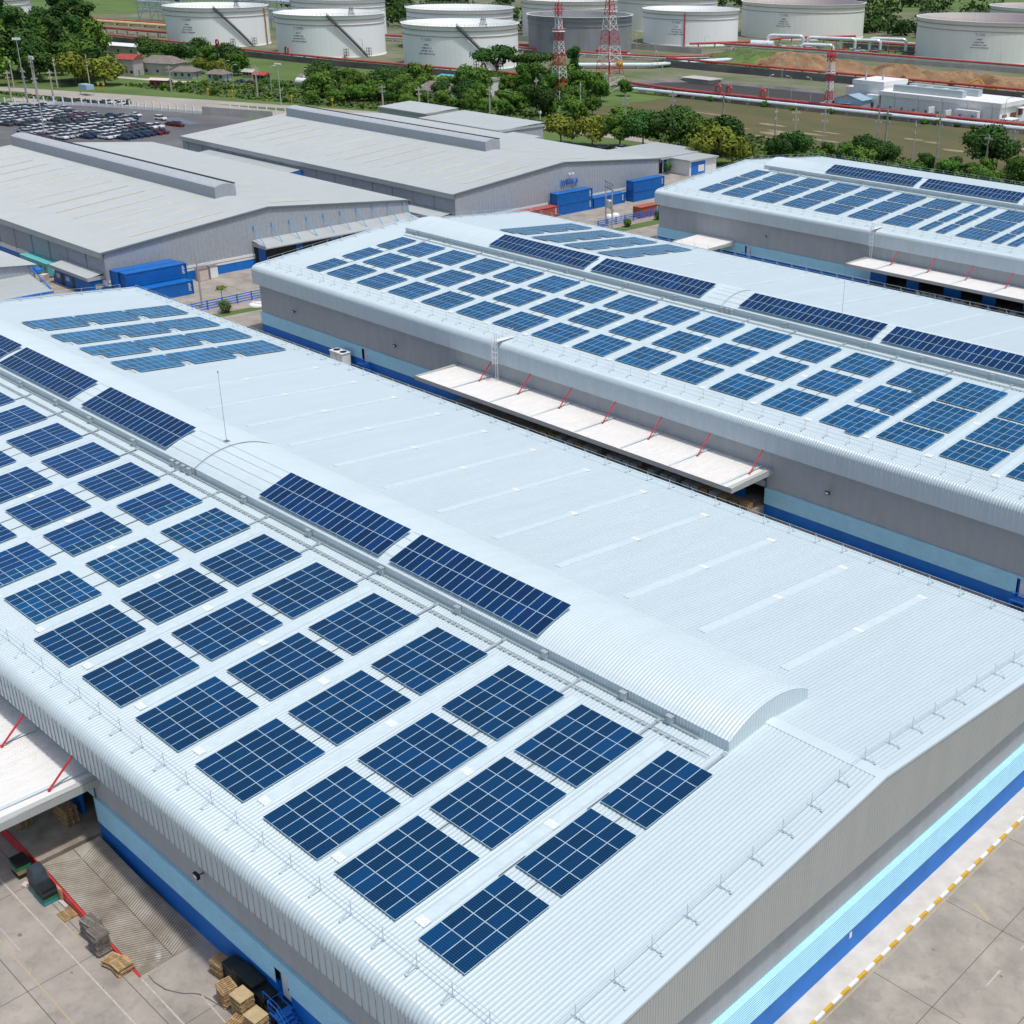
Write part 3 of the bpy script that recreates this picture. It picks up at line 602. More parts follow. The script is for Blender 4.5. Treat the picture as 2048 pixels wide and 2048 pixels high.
for k, x in enumerate(bx):
    for i in range(3):
        nm = 'blue solar array, %s, %s the far left gable, on the %s' % (ROW[i], ORD[k], PLACE['B'])
        if k == 0: block(nm, GRP['B'], 83.27, x, 4, D72[i], 3, 'p72m')
        elif x < -46: block(nm, GRP['B'], 83.27, x, 6, D72[i], 3, 'p72m')
        elif x < -40:
            xx = -43.4; dm = {0: 21.6, 1: 14.35, 2: 7.45}[i]
            cells = [(-3+a+.5, 2.9-1.93*(b_+.5), 'p72m') for a in range(4) for b_ in range(3)]+[(-3+a+.5, 2.9-1.64*(b_+.5), 'p60m') for a in (4, 5) for b_ in range(4)]
            dy = (dm+2.9)/NSL; array(nm, GRP['B'], xx+3, 83.27-dy, roof_z(dy)+.19, SL, cells, 5.9, 5.6)
        else: block(nm, GRP['B'], 83.27, x-.05, 6, {2: 7.6, 1: 14.85, 0: 22.1}[i], 3 if i == 0 else 4, 'p60m')
cxs = [(-143.8, 4)]+[(-137.7+8.0*k, 6) for k in range(0, 6)]+[(-89.6, 2), (-86.0, 2), (-81.8, 6), (-74.4, 2), (-71.2, 2), (-66.4, 6), (-58, 6)]
for k, (x, n) in enumerate(cxs):
    for i in range(3):
        nm = 'solar array, %s, %s the far left gable, on the %s' % (ROW[i], ORD[k], PLACE['C'])
        w_ = PM['p72'][1]; block(nm, GRP['C'], 181.5, x, n if n != 6 else 6, {0: 20.9, 1: 13.85, 2: 6.75}[i], 3, 'p72c')
# far slopes: seven-by-three blocks of landscape panels with one corner panel left out
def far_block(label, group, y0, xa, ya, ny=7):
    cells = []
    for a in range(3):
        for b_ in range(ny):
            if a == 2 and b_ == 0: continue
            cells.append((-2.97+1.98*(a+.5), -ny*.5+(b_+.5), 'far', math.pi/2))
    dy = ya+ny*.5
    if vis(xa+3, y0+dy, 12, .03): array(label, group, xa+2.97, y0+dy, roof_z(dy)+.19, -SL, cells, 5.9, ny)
WHICH = ['nearest to ridge', 'midway down', 'nearest to eave']
for k, xa in enumerate((-141.15, -132.55, -124.5, -116.3)):
    for j, ya in enumerate((7.1, 14.35, 21.7)):
        far_block('notched array %s, row %s far gable, nearest warehouse far slope' % (WHICH[j], ORD[k]), 'notched arrays on the far slope of the nearest warehouse', 0, xa, ya)
for k, xa in enumerate((-139.4, -131.0, -123.0, -114.9)):
    for j, ya in enumerate((9.6, 15.8, 21.9)):
        far_block('notched array %s, row %s far gable, middle warehouse far slope' % (WHICH[j], ORD[k]), 'notched arrays on the far slope of the middle warehouse', 83.27, xa, ya, 6)
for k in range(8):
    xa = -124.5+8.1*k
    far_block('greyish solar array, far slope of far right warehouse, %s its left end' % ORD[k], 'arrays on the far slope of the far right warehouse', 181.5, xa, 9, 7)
# arrays leaning on the vaulted monitors: two rows of long dark panels
def dome_array(label, group, y0, xa, n):
    if not (vis(xa, y0-2, 16, .1) or vis(xa+n, y0-2, 16, .1)): return
    y1, z1, y2, z2 = -4.28, RIDGE+.95, -.6, RIDGE+2.12; tilt = (z2-z1)/(y2-y1)
    cells = [(-n*.505+1.01*(a+.5), -1.94+1.94*(b_+.5)*1.0, 'mono') for a in range(n) for b_ in range(2)]
    array(label, group, xa+n*.505, y0+(y1+y2)/2, (z1+z2)/2, tilt, cells, n*1.01, 3.9)
for k, xa in enumerate((-45.4, -65.0, -100.2, -121.2, -140.5)):
    dome_array('long dark array on vaulted ridge, %s the near gable, nearest warehouse' % ORD[k], 'long arrays on the ridge of the nearest warehouse', 0, xa, 18)
for k, (xa, n) in enumerate(((-126.4, 22), (-102.8, 22), (-73.5, 22), (-50.0, 22))):
    dome_array('long dark array on vaulted ridge, %s the left gable, middle warehouse' % ORD[k], 'long arrays on the ridge of the middle warehouse', 83.27, xa, n)
for k, (xa, n) in enumerate(((-127, 22), (-103.4, 22), (-80, 22))):
    dome_array('long dark array on vaulted ridge, %s the left gable, far right warehouse' % ORD[k], 'long arrays on the ridge of the far right warehouse', 181.5, xa, n)
# cable trays along the monitors with a branch to every column of arrays, and conduits between the rows
def trays(y0, xa, xb, cols, label):
    mb = MB(); y = y0-4.72; z = roof_z(4.72)+.06
    mb.box((xa, y-.12, z), (xb, y-.1, z+.14)); mb.box((xa, y+.1, z), (xb, y+.12, z+.14)); mb.box((xa, y-.1, z+.02), (xb, y+.1, z+.04))
    y2 = y0-5.85; z2 = roof_z(5.85)+.1
    mb.box((xa+1, y2-.16, z2), (xb+1.8, y2-.13, z2+.05)); mb.box((xa+1, y2+.13, z2), (xb+1.8, y2+.16, z2+.05))
    n = int((xb-xa)/.55)
    for i in range(n): x = xa+1+i*.55; mb.box((x, y2-.13, z2+.01), (x+.3, y2+.13, z2+.03))
    T = obj('cable_tray', mb, M['steel']); tag(T, label, 'cable tray')
    for k, c in enumerate(cols):
        if not vis(c, y0-6, 13.7, .05): continue
        mb = MB()
        for s, (a, b_) in enumerate(((4.8, 7.4),)):
            mb.add([(c-.1, y0-a, roof_z(a)+.17), (c+.1, y0-a, roof_z(a)+.17), (c+.1, y0-b_, roof_z(b_)+.15), (c-.1, y0-b_, roof_z(b_)+.15)], [(0, 1, 2, 3)])
            mb.box((c-.14, y0-5.2, roof_z(5)+.02), (c+.14, y0-4.8, roof_z(5)+.2))
        obj('branch_tray', mb, M['steel'], T)
    for c in cols:
        for dx in (-3.4, -1.2):
            for a, b_ in ((12.6, 14.6), (20.0, 22.2)):
                if vis(c+dx, y0-(a+b_)/2, 13): mb = MB(); mb.tube((c+dx, y0-a, roof_z(a)+.1), (c+dx, y0-b_, roof_z(b_)+.1), .035, 4); obj('conduit', mb, M['darksteel'], T)
trays(0, -148, -10.9, [colx[k]+5.4+(0 if k else -2.2) for k in range(0, 14)], 'long grey cable tray beside the vaulted ridge of the nearest warehouse')
trays(83.27, -148, -12, [x+5 for x in bx], 'long grey cable tray beside the vaulted ridge of the middle warehouse')
trays(181.5, -142, -12, [x+5 for x, n in cxs], 'long grey cable tray beside the vaulted ridge of the far right warehouse')
# ================================================================ free-standing guard rails on the roofs
def guard_rail(label, pts, foot, group='roof guard rails', zf=None):
    """pts: post positions (x, y, z of the roof); foot: horizontal vector to the weighted back foot"""
    pts = [p for p in pts if vis(*p, .05)]
    if len(pts) < 2: return
    G = thing('guard_rail', label, 'guard rail', pts[len(pts)//2], group)
    for h in (.55, 1.02):
        mb = MB(); mb.pathtube([(x, y, z+h) for x, y, z in pts], .016, 5); obj('rail', mb, M['railsteel'], G)
    for i, (x, y, z) in enumerate(pts):
        if i >= 99: break
        mb = MB(); fx, fy = foot; zz = (zf(x+fx, y+fy) if zf else z)
        mb.tube((x, y, z+.05), (x, y, z+1.05), .02, 5); mb.box((x-.09, y-.09, z+.055), (x+.09, y+.09, z+.09))
        mb.tube((x, y, z+.9), (x+fx, y+fy, zz+.12), .02, 5); mb.tube((x, y, z+.1), (x+fx, y+fy, zz+.1), .02, 5); mb.rbox((x+fx, y+fy, zz+.055), (.16, .2, .06), math.atan2(fy, fx)); obj('post', mb, M['railsteel'], G)
def rails_for(y0, x0, x1, key, sides):
    rz = lambda x, y: roof_z(y-y0)
    if 'near' in sides: guard_rail('thin steel guard rail along the near eave of the %s' % key, [(x1-2.1-3.03*k, y0-29.75, roof_z(29.75)) for k in range(60) if x1-2.1-3.03*k > x0+1], (0, -.75), zf=rz)
    if 'far' in sides: guard_rail('thin steel guard rail along the far eave of the %s' % key, [(x1-2.1-3.03*k, y0+29.75, roof_z(29.75)) for k in range(60) if x1-2.1-3.03*k > x0+1], (0, .75), zf=rz)
    ys = [-29.5+3.02*k for k in range(20)]
    if 'x1' in sides: guard_rail('thin steel guard rail along the near gable of the %s' % key, [(x1-2.08, y0+y, roof_z(y)) for y in ys], (.8, 0), zf=rz)
    if 'x0' in sides: guard_rail('thin steel guard rail along the far gable of the %s' % key, [(x0+1.6, y0+y, roof_z(y)) for y in ys], (-.8, 0), zf=rz)
rails_for(0, -155.5, .98, 'nearest warehouse', ('near', 'far', 'x1', 'x0'))
rails_for(83.27, -155.1, .98, 'middle warehouse', ('near', 'far', 'x0'))
rails_for(181.5, -152.2, 0, 'far right warehouse', ('near', 'far', 'x0'))
# ================================================================ the two older grey warehouses behind, with ridge vents
def old_warehouse(label, xg, xf, y0, zr, W_, sl, mon, canopy, annexes, text=None):
    """xg: near gable plane, xf: far end, zr: ridge height, W_: half width"""
    O = thing('warehouse', label, 'warehouse', ((xg+xf)/2, y0, 0)); rz = lambda dy: zr-sl*abs(dy); ze = rz(W_)
    for sg in (-1, 1):
        mb = MB(); st = rib_stations(xf, xg+.3, .5, .05); n = math.hypot(1, sl)
        ribbed(mb, st, [(y0, zr, sg*sl/n, 1/n), (y0+sg*(W_+.6), rz(W_+.6), sg*sl/n, 1/n), (y0+sg*(W_+.62), rz(W_+.6)-1.1, sg, 0)]); obj('roof_slope', mb, M['oldroof'], O)
        for i in range(22):
            x = xg-5.5-7.6*i
            if x > xf+3 and vis(x, y0+sg*14, 12):
                mb = MB(); a, b_ = (4.2, 13.5) if sg > 0 else (7, 27)
                mb.add([(x-.3, y0+sg*a, rz(a)+.07), (x+.3, y0+sg*a, rz(a)+.07), (x+.3, y0+sg*b_, rz(b_)+.07), (x-.3, y0+sg*b_, rz(b_)+.07)], [(0, 1, 2, 3)]); obj('skylight', mb, M['oldsky'], O)
    mb = MB()
    vribs(mb, 'x', xg, 1, y0-W_, y0+W_, 2.7, lambda s: rz(s-y0)-.03, .9, .05); obj('gable_wall', mb, M['oldwall'], O)
    mb = MB()
    for s in (-1, 1): mb.add([(xg+.34, y0, zr+.1), (xg+.34, y0+s*(W_+.65), rz(W_+.65)+.1), (xg+.34, y0+s*(W_+.65), rz(W_+.65)-.22), (xg+.34, y0, zr-.22), (xg-.2, y0, zr+.1), (xg-.2, y0+s*(W_+.65), rz(W_+.65)+.1)], [(0, 1, 2, 3), (0, 4, 5, 1)])
    obj('verge_trim', mb, M['darksteel'], O)
    mb = MB(); mb.box((xg-.3, y0-W_, 1.75), (xg+.1, y0+W_, 2.2)); mb.box((xg-.3, y0-W_, 2.3), (xg+.16, y0+W_, 2.75)); obj('white_band', mb, M['white'], O)
    mb = MB(); mb.box((xg-.3, y0-W_, -.2), (xg+.04, y0+W_, 1.75)); obj('foot_wall', mb, M['blue'], O)
    for s in (-1, 1):
        mb = MB(); yy = y0+s*W_; vribs(mb, 'y', yy, s, xf, xg, 2.7, ze-.4, .6, .04)
        if s > 0 or True:
            n = int((xg-xf)/7.6)
            for i in range(n+1): x = xg-.1-i*7.6; mb.tube((x, yy+s*.12, 2.0), (x, yy+s*.12, ze-.6), .12, 5)
        obj('side_wall', mb, M['oldwall'], O)
        mb = MB(); mb.box((xf, yy-.2, -.2), (xg-.1, yy+.03, 1.8)); obj('foot_wall', mb, M['blue'], O)
        mb = MB(); mb.box((xf, yy-.2, 1.8), (xg-.1, yy+.06, 2.7)); obj('white_band', mb, M['white'], O)
    mb = MB(); mb.add([(xf, y0-W_, 0), (xf, y0+W_, 0), (xf, y0+W_, ze), (xf, y0, zr), (xf, y0-W_, ze)], [(0, 1, 2, 3, 4)]); obj('gable_wall', mb, M['oldwall'], O)
    # ridge ventilator with its dark slot
    m0, m1 = mon; mb = MB(); st = rib_stations(m0, m1, .5, .04); zb = rz(2.4)-.1; zt = zr+2.1
    P = [(y0-2.4, zb, -1, 0), (y0-2.4, zt, -1, 0)]+[(y0-2.4+4.8*k/8, zt+.55*math.sin(math.pi*k/8), 0, 1) for k in range(1, 8)]+[(y0+2.4, zt, 1, 0)]
    ribbed(mb, st, P); ribbed(mb, st, [(y0+2.4, zb, 1, 0), (y0+2.4, zt-.9, 1, 0)]); V = obj('ridge_vent', mb, M['oldwall'], O)
    mb = MB(); mb.grid([[(m0, y0+2.3, zt-.95), (m1, y0+2.3, zt-.95)], [(m0, y0+2.3, zt), (m1, y0+2.3, zt)]])
    mb.box((m0, y0+2.0, zt+.22), (m1-.05, y0+2.5, zt+.42)); obj('vent_slot', mb, M['black'], V)
    mb = MB(); vribs(mb, 'x', m1, 1, y0-2.4, y0+2.4, zb, lambda s: zt+.55*math.cos((s-y0)/2.4*math.pi/2), .4, .03); obj('vent_end', mb, M['oldwall'], V)
    if canopy:
        a, b_ = canopy; mb = MB(); d = 5.0; st = rib_stations(a, b_, .4, .04)
        mb.grid([[(xg+.1, s, 5.45+h) for s, h in st], [(xg+d, s, 4.6+h) for s, h in st]]); K = obj('canopy', mb, M['oldroof'], O)
        mb = MB(); mb.box((xg+d-.04, a, 4.42), (xg+d+.04, b_, 4.62)); mb.box((xg, a-.08, 4.3), (xg+d, a-.01, 5.0)); mb.box((xg, b_+.01, 4.3), (xg+d, b_+.08, 5.0)); obj('canopy_trim', mb, M['oldwall'], K)
        s = a+.6
        while s < b_:
            mb = MB(); mb.tube((xg+.05, s, 8.0), (xg+d-1.4, s, 4.95), .075, 5); mb.tube((xg+.05, s, 7.6), (xg+.05, s, 8.3), .16, 6); obj('strut', mb, M['strutblue'], K); s += 4.15
        mb = MB(); mb.box((xg-6, a+.3, .02), (xg-5.8, b_-.3, 4.6)); mb.box((xg+.045, a+.3, .02), (xg+.2, b_-.3, 4.7)); obj('loading_bay_shade', mb, M['black'], O)  # black boxes paint in the darkness under the canopy
        for k in range(5):
            y = a+1+(b_-a-4)*k/4
            mb = MB(); mb.box((xg+.21, y, 0), (xg+.4, y+1.6, 4.3)); obj('bay_door', mb, M['fenceblue'], O)
        mb = MB(); mb.box((xg+.3, b_-14, .1), (xg+1.5, b_-2, 2.4)); obj('cargo_rack', mb, M['cred'], O)
    for (xa, xb_, ya, yb_, h0, h1, dark) in annexes:
        mb = MB(); mb.box((xa+.5, ya+.6, -.1), (xb_-.5, yb_, h0-.3)); A_ = obj('annex', mb, M['blue'], O)
        mb = MB(); st = rib_stations(xa, xb_, .5, .04); mb.grid([[(x, ya, h0+h) for x, h in st], [(x, yb_, h1+h) for x, h in st]]); mb.box((xa, ya-.05, h0-.6), (xb_, ya, h0+.02)); mb.box((xb_, ya, h0-.6), (xb_+.05, yb_, h0+.1)); obj('annex_roof', mb, M['oldroof'], A_)
        mb = MB(); mb.box((xa+3, ya+.55, 0), (xa+4.2, ya+.597, 2.2)); mb.box((xa+7.5, ya+.55, 0), (xa+8.5, ya+.597, 2.2)); obj('annex_door', mb, M['black'], A_)
        mb = MB(); mb.box((xa+1.3, ya+.56, 1.2), (xa+2.6, ya+.598, 2.0)); mb.box((xa+5, ya+.56, 1.2), (xa+6.5, ya+.598, 2.0)); mb.box((xb_-.502, ya+1.5, 1.2), (xb_-.46, ya+3.5, 2.0)); obj('window', mb, M['oldsky'], A_)
    return O
OD = old_warehouse('older grey warehouse at the left with ridge vent and blue strutted canopy', -194.1, -306, 80.0, 11.45, 35, .097, (-305, -209.5), (75.6, 114.8),
    [(-211, -195.6, 41.8, 45.3, 3.5, 4.0, 0)])
OE = old_warehouse('older grey warehouse in the centre distance with blue letters on its gable', -189.9, -307, 159.4, 11.6, 34.2, .088, (-303, -215.5), None,
    [(-206, -191.5, 121.0, 125.4, 3.6, 4.2, 0)])
mb = MB(); mb.grid([[(-292, 119.6, 6.1), (-249, 119.6, 6.1)], [(-292, 125.1, 6.6), (-249, 125.1, 6.6)]]); mb.box((-292, 119.5, 5.6), (-249, 119.6, 6.15)); o = obj('side_canopy', mb, M['oldroof'], OE)
mb = MB()
mb.box((-249, 119.6, 5.5), (-248.8, 125.1, 6.15))
for x in (-249.2, -260, -270, -281, -291): mb.tube((x, 119.9, 0), (x, 119.9, 5.7), .15)
obj('canopy_frame', mb, M['fenceblue'], o)
def text_mesh(body, size, depth, align='CENTER'):
    cu = bpy.data.curves.new('t', 'FONT'); cu.body = body; cu.size = size; cu.extrude = depth; cu.align_x = align; cu.resolution_u = 2
    ob = bpy.data.objects.new('t', cu); COL.objects.link(ob); dg = bpy.context.evaluated_depsgraph_get(); me = bpy.data.meshes.new_from_object(ob.evaluated_get(dg))
    vs = [tuple(v.co) for v in me.vertices]; fs = [tuple(p.vertices) for p in me.polygons]; bpy.data.objects.remove(ob); bpy.data.meshes.remove(me); return vs, fs
vs, fs = text_mesh('WH-C4', 1.75, .12)
mb = MB(); mb.add([(-189.6+z+.05, 160.7+x, 6.35+y) for x, y, z in vs], fs); obj('lettering', mb, M['fenceblue'], OE)
mb = MB(); mb.tube((-189.9, 160.9, 8.6), (-189.2, 160.9, 8.8), .08); mb.box((-189.4, 160, 8.6), (-189.0, 160.7, 9)); mb.box((-189.4, 161.1, 8.6), (-189.0, 161.8, 9)); obj('floodlight', mb, M['white'], OE)
# small hipped-roof shed corner at the left edge
F = thing('shed', 'grey cladded shed corner with low canopy at the left edge of the yard', 'shed', (-212, 27, 0))
mb = MB(); st = rib_stations(-240, -201.5, .5, .05); mb.grid([[(x, 35.6, 6.2+h) for x, h in st], [(x, 10, 8.8+h) for x, h in st]]); obj('roof', mb, M['oldroof'], F)
mb = MB(); vribs(mb, 'x', -202, 1, 8, 35.2, 0, lambda s: 6.1+(35.6-s)*.1, .9, .05); vribs(mb, 'y', 35.2, 1, -240, -202, 0, 6.1, .6, .04); obj('wall', mb, M['oldwall'], F)
mb = MB(); st = rib_stations(8, 34.2, .4, .04); mb.grid([[(-201.9, s, 4.6+h) for s, h in st], [(-191.2, s-.8, 3.7+h) for s, h in st]]); obj('canopy', mb, M['oldroof'], F)
mb = MB(); mb.box((-191.25, 7, 3.3), (-191.1, 33.4, 3.72)); mb.tube((-201.8, 34.3, 6), (-192, 33.4, 3.9), .12); mb.box((-203, 34.9, 5.2), (-200.5, 36.2, 5.5)); obj('canopy_frame', mb, M['fenceblue'], F)
# ---------------------------------------------------------------- containers
def container(label, x, y, z, c, L_=12.0, h=2.57, group='shipping containers', cw=2.4, rz=0):
    K = thing('shipping_container', label, 'shipping container', (x, y, z), group)
    mb = MB(); e = .12
    for s in (-1, 1): vribs(mb, 'x', x+s*(cw/2-.05), s, y-L_/2+e, y+L_/2-e, z+.15, z+h-.12, .28, .045, 0, .5); vribs(mb, 'y', y+s*(L_/2-.06), s, x-cw/2+e, x+cw/2-e, z+.15, z+h-.12, .28, .04, 0, .5)
    mb.box((x-cw/2+.03, y-L_/2+.03, z+h-.09), (x+cw/2-.03, y+L_/2-.03, z+h-.05)); mb.box((x-cw/2+.05, y-L_/2+.05, z+.05), (x+cw/2-.05, y+L_/2-.05, z+.14))
    obj('body', mb, c, K)
    mb = MB()
    for sx in (-1, 1):
        for sy in (-1, 1): mb.box((x+sx*cw/2-.09, y+sy*L_/2-.09, z), (x+sx*cw/2+.09, y+sy*L_/2+.09, z+h))
        mb.box((x+sx*cw/2-.06, y-L_/2, z+h-.12), (x+sx*cw/2+.06, y+L_/2, z+h-.01)); mb.box((x+sx*cw/2-.06, y-L_/2, z), (x+sx*cw/2+.06, y+L_/2, z+.14))
    for sy in (-1, 1): mb.box((x-cw/2, y+sy*L_/2-.06, z+h-.12), (x+cw/2, y+sy*L_/2+.06, z+h-.01))
    obj('frame', mb, c, K)
    mb = MB()
    for s in (-1, 1): mb.box((x+s*.55-.5, y+L_/2+.0, z+.2), (x+s*.55+.5, y+L_/2+.05, z+h-.2)); mb.tube((x+s*.3, y+L_/2+.08, z+.15), (x+s*.3, y+L_/2+.08, z+h-.15), .03); mb.tube((x+s*.8, y+L_/2+.08, z+.15), (x+s*.8, y+L_/2+.08, z+h-.15), .03)
    obj('door', mb, c, K)
    mb = MB()
    for k in range(6): mb.box((x+cw/2+.015, y+L_/2-.9, z+h-.55-k*.26), (x+cw/2+.02, y+L_/2-.55+.1*(k % 3), z+h-.42-k*.26))
    obj('stencil_marks', mb, M['white'], K); return K
g = 'blue containers beside the left grey warehouse'
container('upper blue container of the front stack beside the left grey warehouse', -188.9, 51.3, 2.58, M['cblue'], group=g)
container('lower blue container of the front stack beside the left grey warehouse', -188.9, 51.3, 0, M['cblue'], group=g)
container('upper blue container of the rear stack against the left grey warehouse', -191.5, 50.9, 2.58, M['cblue'], group=g)
container('lower blue container of the rear stack against the left grey warehouse', -191.5, 50.9, 0, M['cblue'], group=g)
container('single blue container standing in front of the two-high blue stacks', -185.8, 50.5, 0, M['cblue'], group=g)
g = 'containers along the gable with blue letters'
container('single blue container leftmost along the gable with blue letters', -187.6, 136.3, 0, M['cblue'], L_=11.5, group=g)
container('faded red container between two blue ones on the lettered gable', -187.5, 148.0, 0, M['cred'], L_=11, group=g)
container('upper blue container of the stack right of the red container', -187.9, 159.7, 2.57, M['cblue'], L_=11.8, group=g)
container('lower blue container of the stack right of the red container', -187.9, 159.7, 0, M['cblue'], L_=11.8, group=g)
container('single low blue container between the two blue stacks at the lettered gable', -187.8, 171.7, 0, M['cblue'], L_=11, group=g)
container('upper blue container of the rightmost stack on the lettered gable', -186.6, 185.0, 2.57, M['cblue'], L_=11.5, group=g)
container('lower blue container of the rightmost stack on the lettered gable', -186.6, 185.0, 0, M['cblue'], L_=11.5, group=g)
container('small orange container standing behind the blue rail fence', -172.2, 169.4, 0, M['corange'], L_=6.6)
# teal cabin with window and air conditioner
T = thing('site_cabin', 'teal portable cabin between the left shed and the grey warehouse', 'cabin', (-220, 44, 0))
mb = MB(); mb.box((-226, 42.8, .25), (-214.3, 45.2, 2.7)); mb.box((-226.1, 42.7, 2.7), (-214.2, 45.3, 2.78)); mb.box((-225, 43, 0), (-215, 45, .25)); obj('body', mb, M['teal'], T)
mb = MB(); mb.box((-217.8, 42.75, 1.2), (-216.9, 42.798, 2.1)); mb.box((-215.7, 42.75, 1.4), (-215.2, 42.798, 2.1)); obj('window', mb, M['glass'], T)
mb = MB(); mb.box((-214.29, 43.8, .8), (-213.8, 44.7, 1.4)); obj('air_conditioner', mb, M['white'], T)
for lab, c, p, s in (('pale pink cabinet against the blue foot wall beside the blue containers', M['pink'], (-192.3, 62.9, 0), (1.5, 1.9, 2.2)), ('white lidded cabinet against the blue foot wall, right of the pink one', M['white'], (-192.4, 65.2, 0), (1.4, 1.6, 2.3))):
    K = thing('cabinet', lab, 'cabinet', p, 'cabinets by the blue foot wall'); mb = MB(); mb.rbox((p[0], p[1], .1), s); mb.rbox((p[0], p[1], 0), (s[0]*.9, s[1]*.9, .1)); obj('body', mb, c, K)
    mb = MB(); mb.rbox((p[0], p[1], s[2]+.1), (s[0]+.2, s[1]+.2, .1)); obj('lid', mb, M['tile'], K)
for i, (x, y) in enumerate(((-211.9, 44.3), (-211.0, 43.3), (-213, 41.3))):
    mb = MB(); mb.rbox((x, y, 0), (1.2, 1.5, .7+.3*i), .3*i); mb.rbox((x+.3, y-.4, .4), (.6, .9, .7), .8); tag(obj('scrap_pile', mb, M['cred'] if i < 2 else M['pink'], smooth=False), 'heap of odds and ends lying in front of the teal cabin', 'scrap', 'scrap in front of the teal cabin')
# ---------------------------------------------------------------- blue rail fences, power pole frame, small shrubs and things in the yards
def rail_fence(label, x, y0, y1, x2=None):
    Fn = thing('rail_fence', label, 'fence', (x, (y0+y1)/2, 0), 'blue rail fences'); x2 = x if x2 is None else x2; fx = lambda y: x+(x2-x)*(y-y0)/(y1-y0)
    for z in (.55, 1.0, 1.45, 1.9):
        mb = MB(); mb.tube((fx(y0), y0, z), (fx(y1), y1, z), .11, 4); obj('rail', mb, M['fenceblue'], Fn)
    y = y0
    while y <= y1+.01:
        mb = MB(); mb.box((fx(y)-.1, y-.1, 0), (fx(y)+.1, y+.1, 2.05)); obj('post', mb, M['fenceblue'], Fn); y += 3.0
    mb = MB(); mb.box((x-.15, y0, 0), (x+.15, y1, .3)); obj('plinth', mb, M['pink'], Fn)
rail_fence('blue rail fence beside the round shrub left of the middle warehouse', -172.0, 46.0, 68.0)
rail_fence('blue rail fence behind the middle warehouse, in front of the orange container', -169.6, 150, 180)
P = thing('transformer_frame', 'two pole power frame carrying a grey transformer by the blue fence', 'power pole', (-170.4, 154.6, 0))
for x, y in ((-172.5, 155.6), (-168.6, 153.6)):
    mb = MB(); mb.tube((x, y, 0), (x, y, 10.5), .18, 8, 0, .13); obj('pole', mb, M['pole'], P)
mb = MB()
for z in (9.9, 8.6, 4.2): mb.tube((-173.3, 156, z), (-167.8, 153.2, z), .1, 4)
for k in range(5): mb.tube((-172.5+k*.95, 155.6-k*.48, 8.6), (-172.5+k*.95, 155.6-k*.48, 9.5), .07, 5)
obj('crossarm', mb, M['darksteel'], P)
mb = MB(); mb.lathe((-170.5, 154.6, 4.3), [(0, 0), (.75, 0), (.8, .1), (.8, 1.6), (.6, 1.75), (0, 1.8)], 14); mb.box((-171.4, 154.3, 4.6), (-169.6, 154.9, 5.8)); obj('transformer', mb, M['steel'], P)
for i, (x, y) in enumerate(((-173.2, 157.6), (-173, 159.5))):
    mb = MB(); mb.lathe((x, y, 0), [(0, 0), (.9, 0), (.95, .2), (.95, 1.5), (.7, 1.85), (.3, 2.0), (0, 2.0)], 18); tag(obj('water_tank', mb, M['white'], smooth=True), 'round white plastic tank behind the blue fence near the transformer', 'tank', 'white tanks by the transformer')
mb = MB(); mb.tube((-175.2, 52.7, 0), (-175.2, 52.7, 10.2), .2, 8, 0, .13); mb.tube((-175.2, 52.2, 9.5), (-175.2, 53.6, 9.5), .05, 4); tag(obj('utility_pole', mb, M['pole']), 'tall bare pole standing alone by the left blue rail fence', 'pole')
mb = MB(); mb.lathe((-169.3, 60.4, .0), [(0, .4), (1.2, .42), (1.5, .3), (1.6, .05), (1.6, 0)], 20); mb.rbox((-169.3, 60.4, .4), (2.2, .5, .18), .3); tag(obj('overturned_hull', mb, M['white']), 'low pale grey rounded cover lying on the grass by the blue fence', 'cover')
mb = MB(); mb.box((-131.6, 49.6, .4), (-130.1, 51.2, 2.3)); mb.box((-129.9, 49.6, .4), (-128.4, 51.2, 2.3)); mb.box((-131.7, 49.5, 2.3), (-128.3, 51.3, 2.4)); mb.box((-131.5, 49.7, 0), (-128.5, 51.1, .4))
K = obj('condenser_unit', mb, M['white']); tag(K, 'white double fan condenser beside the blue foot wall of the middle warehouse', 'air conditioner')
mb = MB()
for x in (-130.85, -129.15): mb.lathe((x, 50.4, 2.41), [(0, 0), (.5, 0), (.55, .05), (.55, .0)], 14)
obj('fan_grille', mb, M['black'], K)
# ================================================================ the near yard at the lower left: ramp, pallets, crates
mb = MB(); RZ = lambda x: max(.0, min(1.18, (-32.9-x)/13.9*1.18))
# ramp of grooved concrete, two halves of slanting grooves meeting in a seam
def ramp_half(ya, yb_, slant):
    mb = MB(); p = .23; x = -46.9
    while x < -32.95:
        for gi_, (a, b_, dz) in enumerate(((0, .66, 0), (.66, 1, -.015))):
            xs = [x+p*a, x+p*b_]
            q = []
            for yy in (ya, yb_):
                sh = slant*(yy-ya)/(yb_-ya)
                for xx in xs: q.append((min(-32.9, max(-47.0, xx+sh)), yy))
            mb.add([(q[0][0], q[0][1], RZ(q[0][0])+dz+.03), (q[1][0], q[1][1], RZ(q[1][0])+dz+.03), (q[3][0], q[3][1], RZ(q[3][0])+dz+.03), (q[2][0], q[2][1], RZ(q[2][0])+dz+.03)], [(0, 1, 2, 3)], gi_)
        x += p
    return mb
mb = ramp_half(-35.72, -33.38, 1.1); m2 = ramp_half(-31.32, -33.36, 1.1); mb.v_ = 0; o_ = len(mb.v); mb.v += m2.v; mb.f += [tuple(i+o_ for i in f) for f in m2.f]; mb.m += m2.m
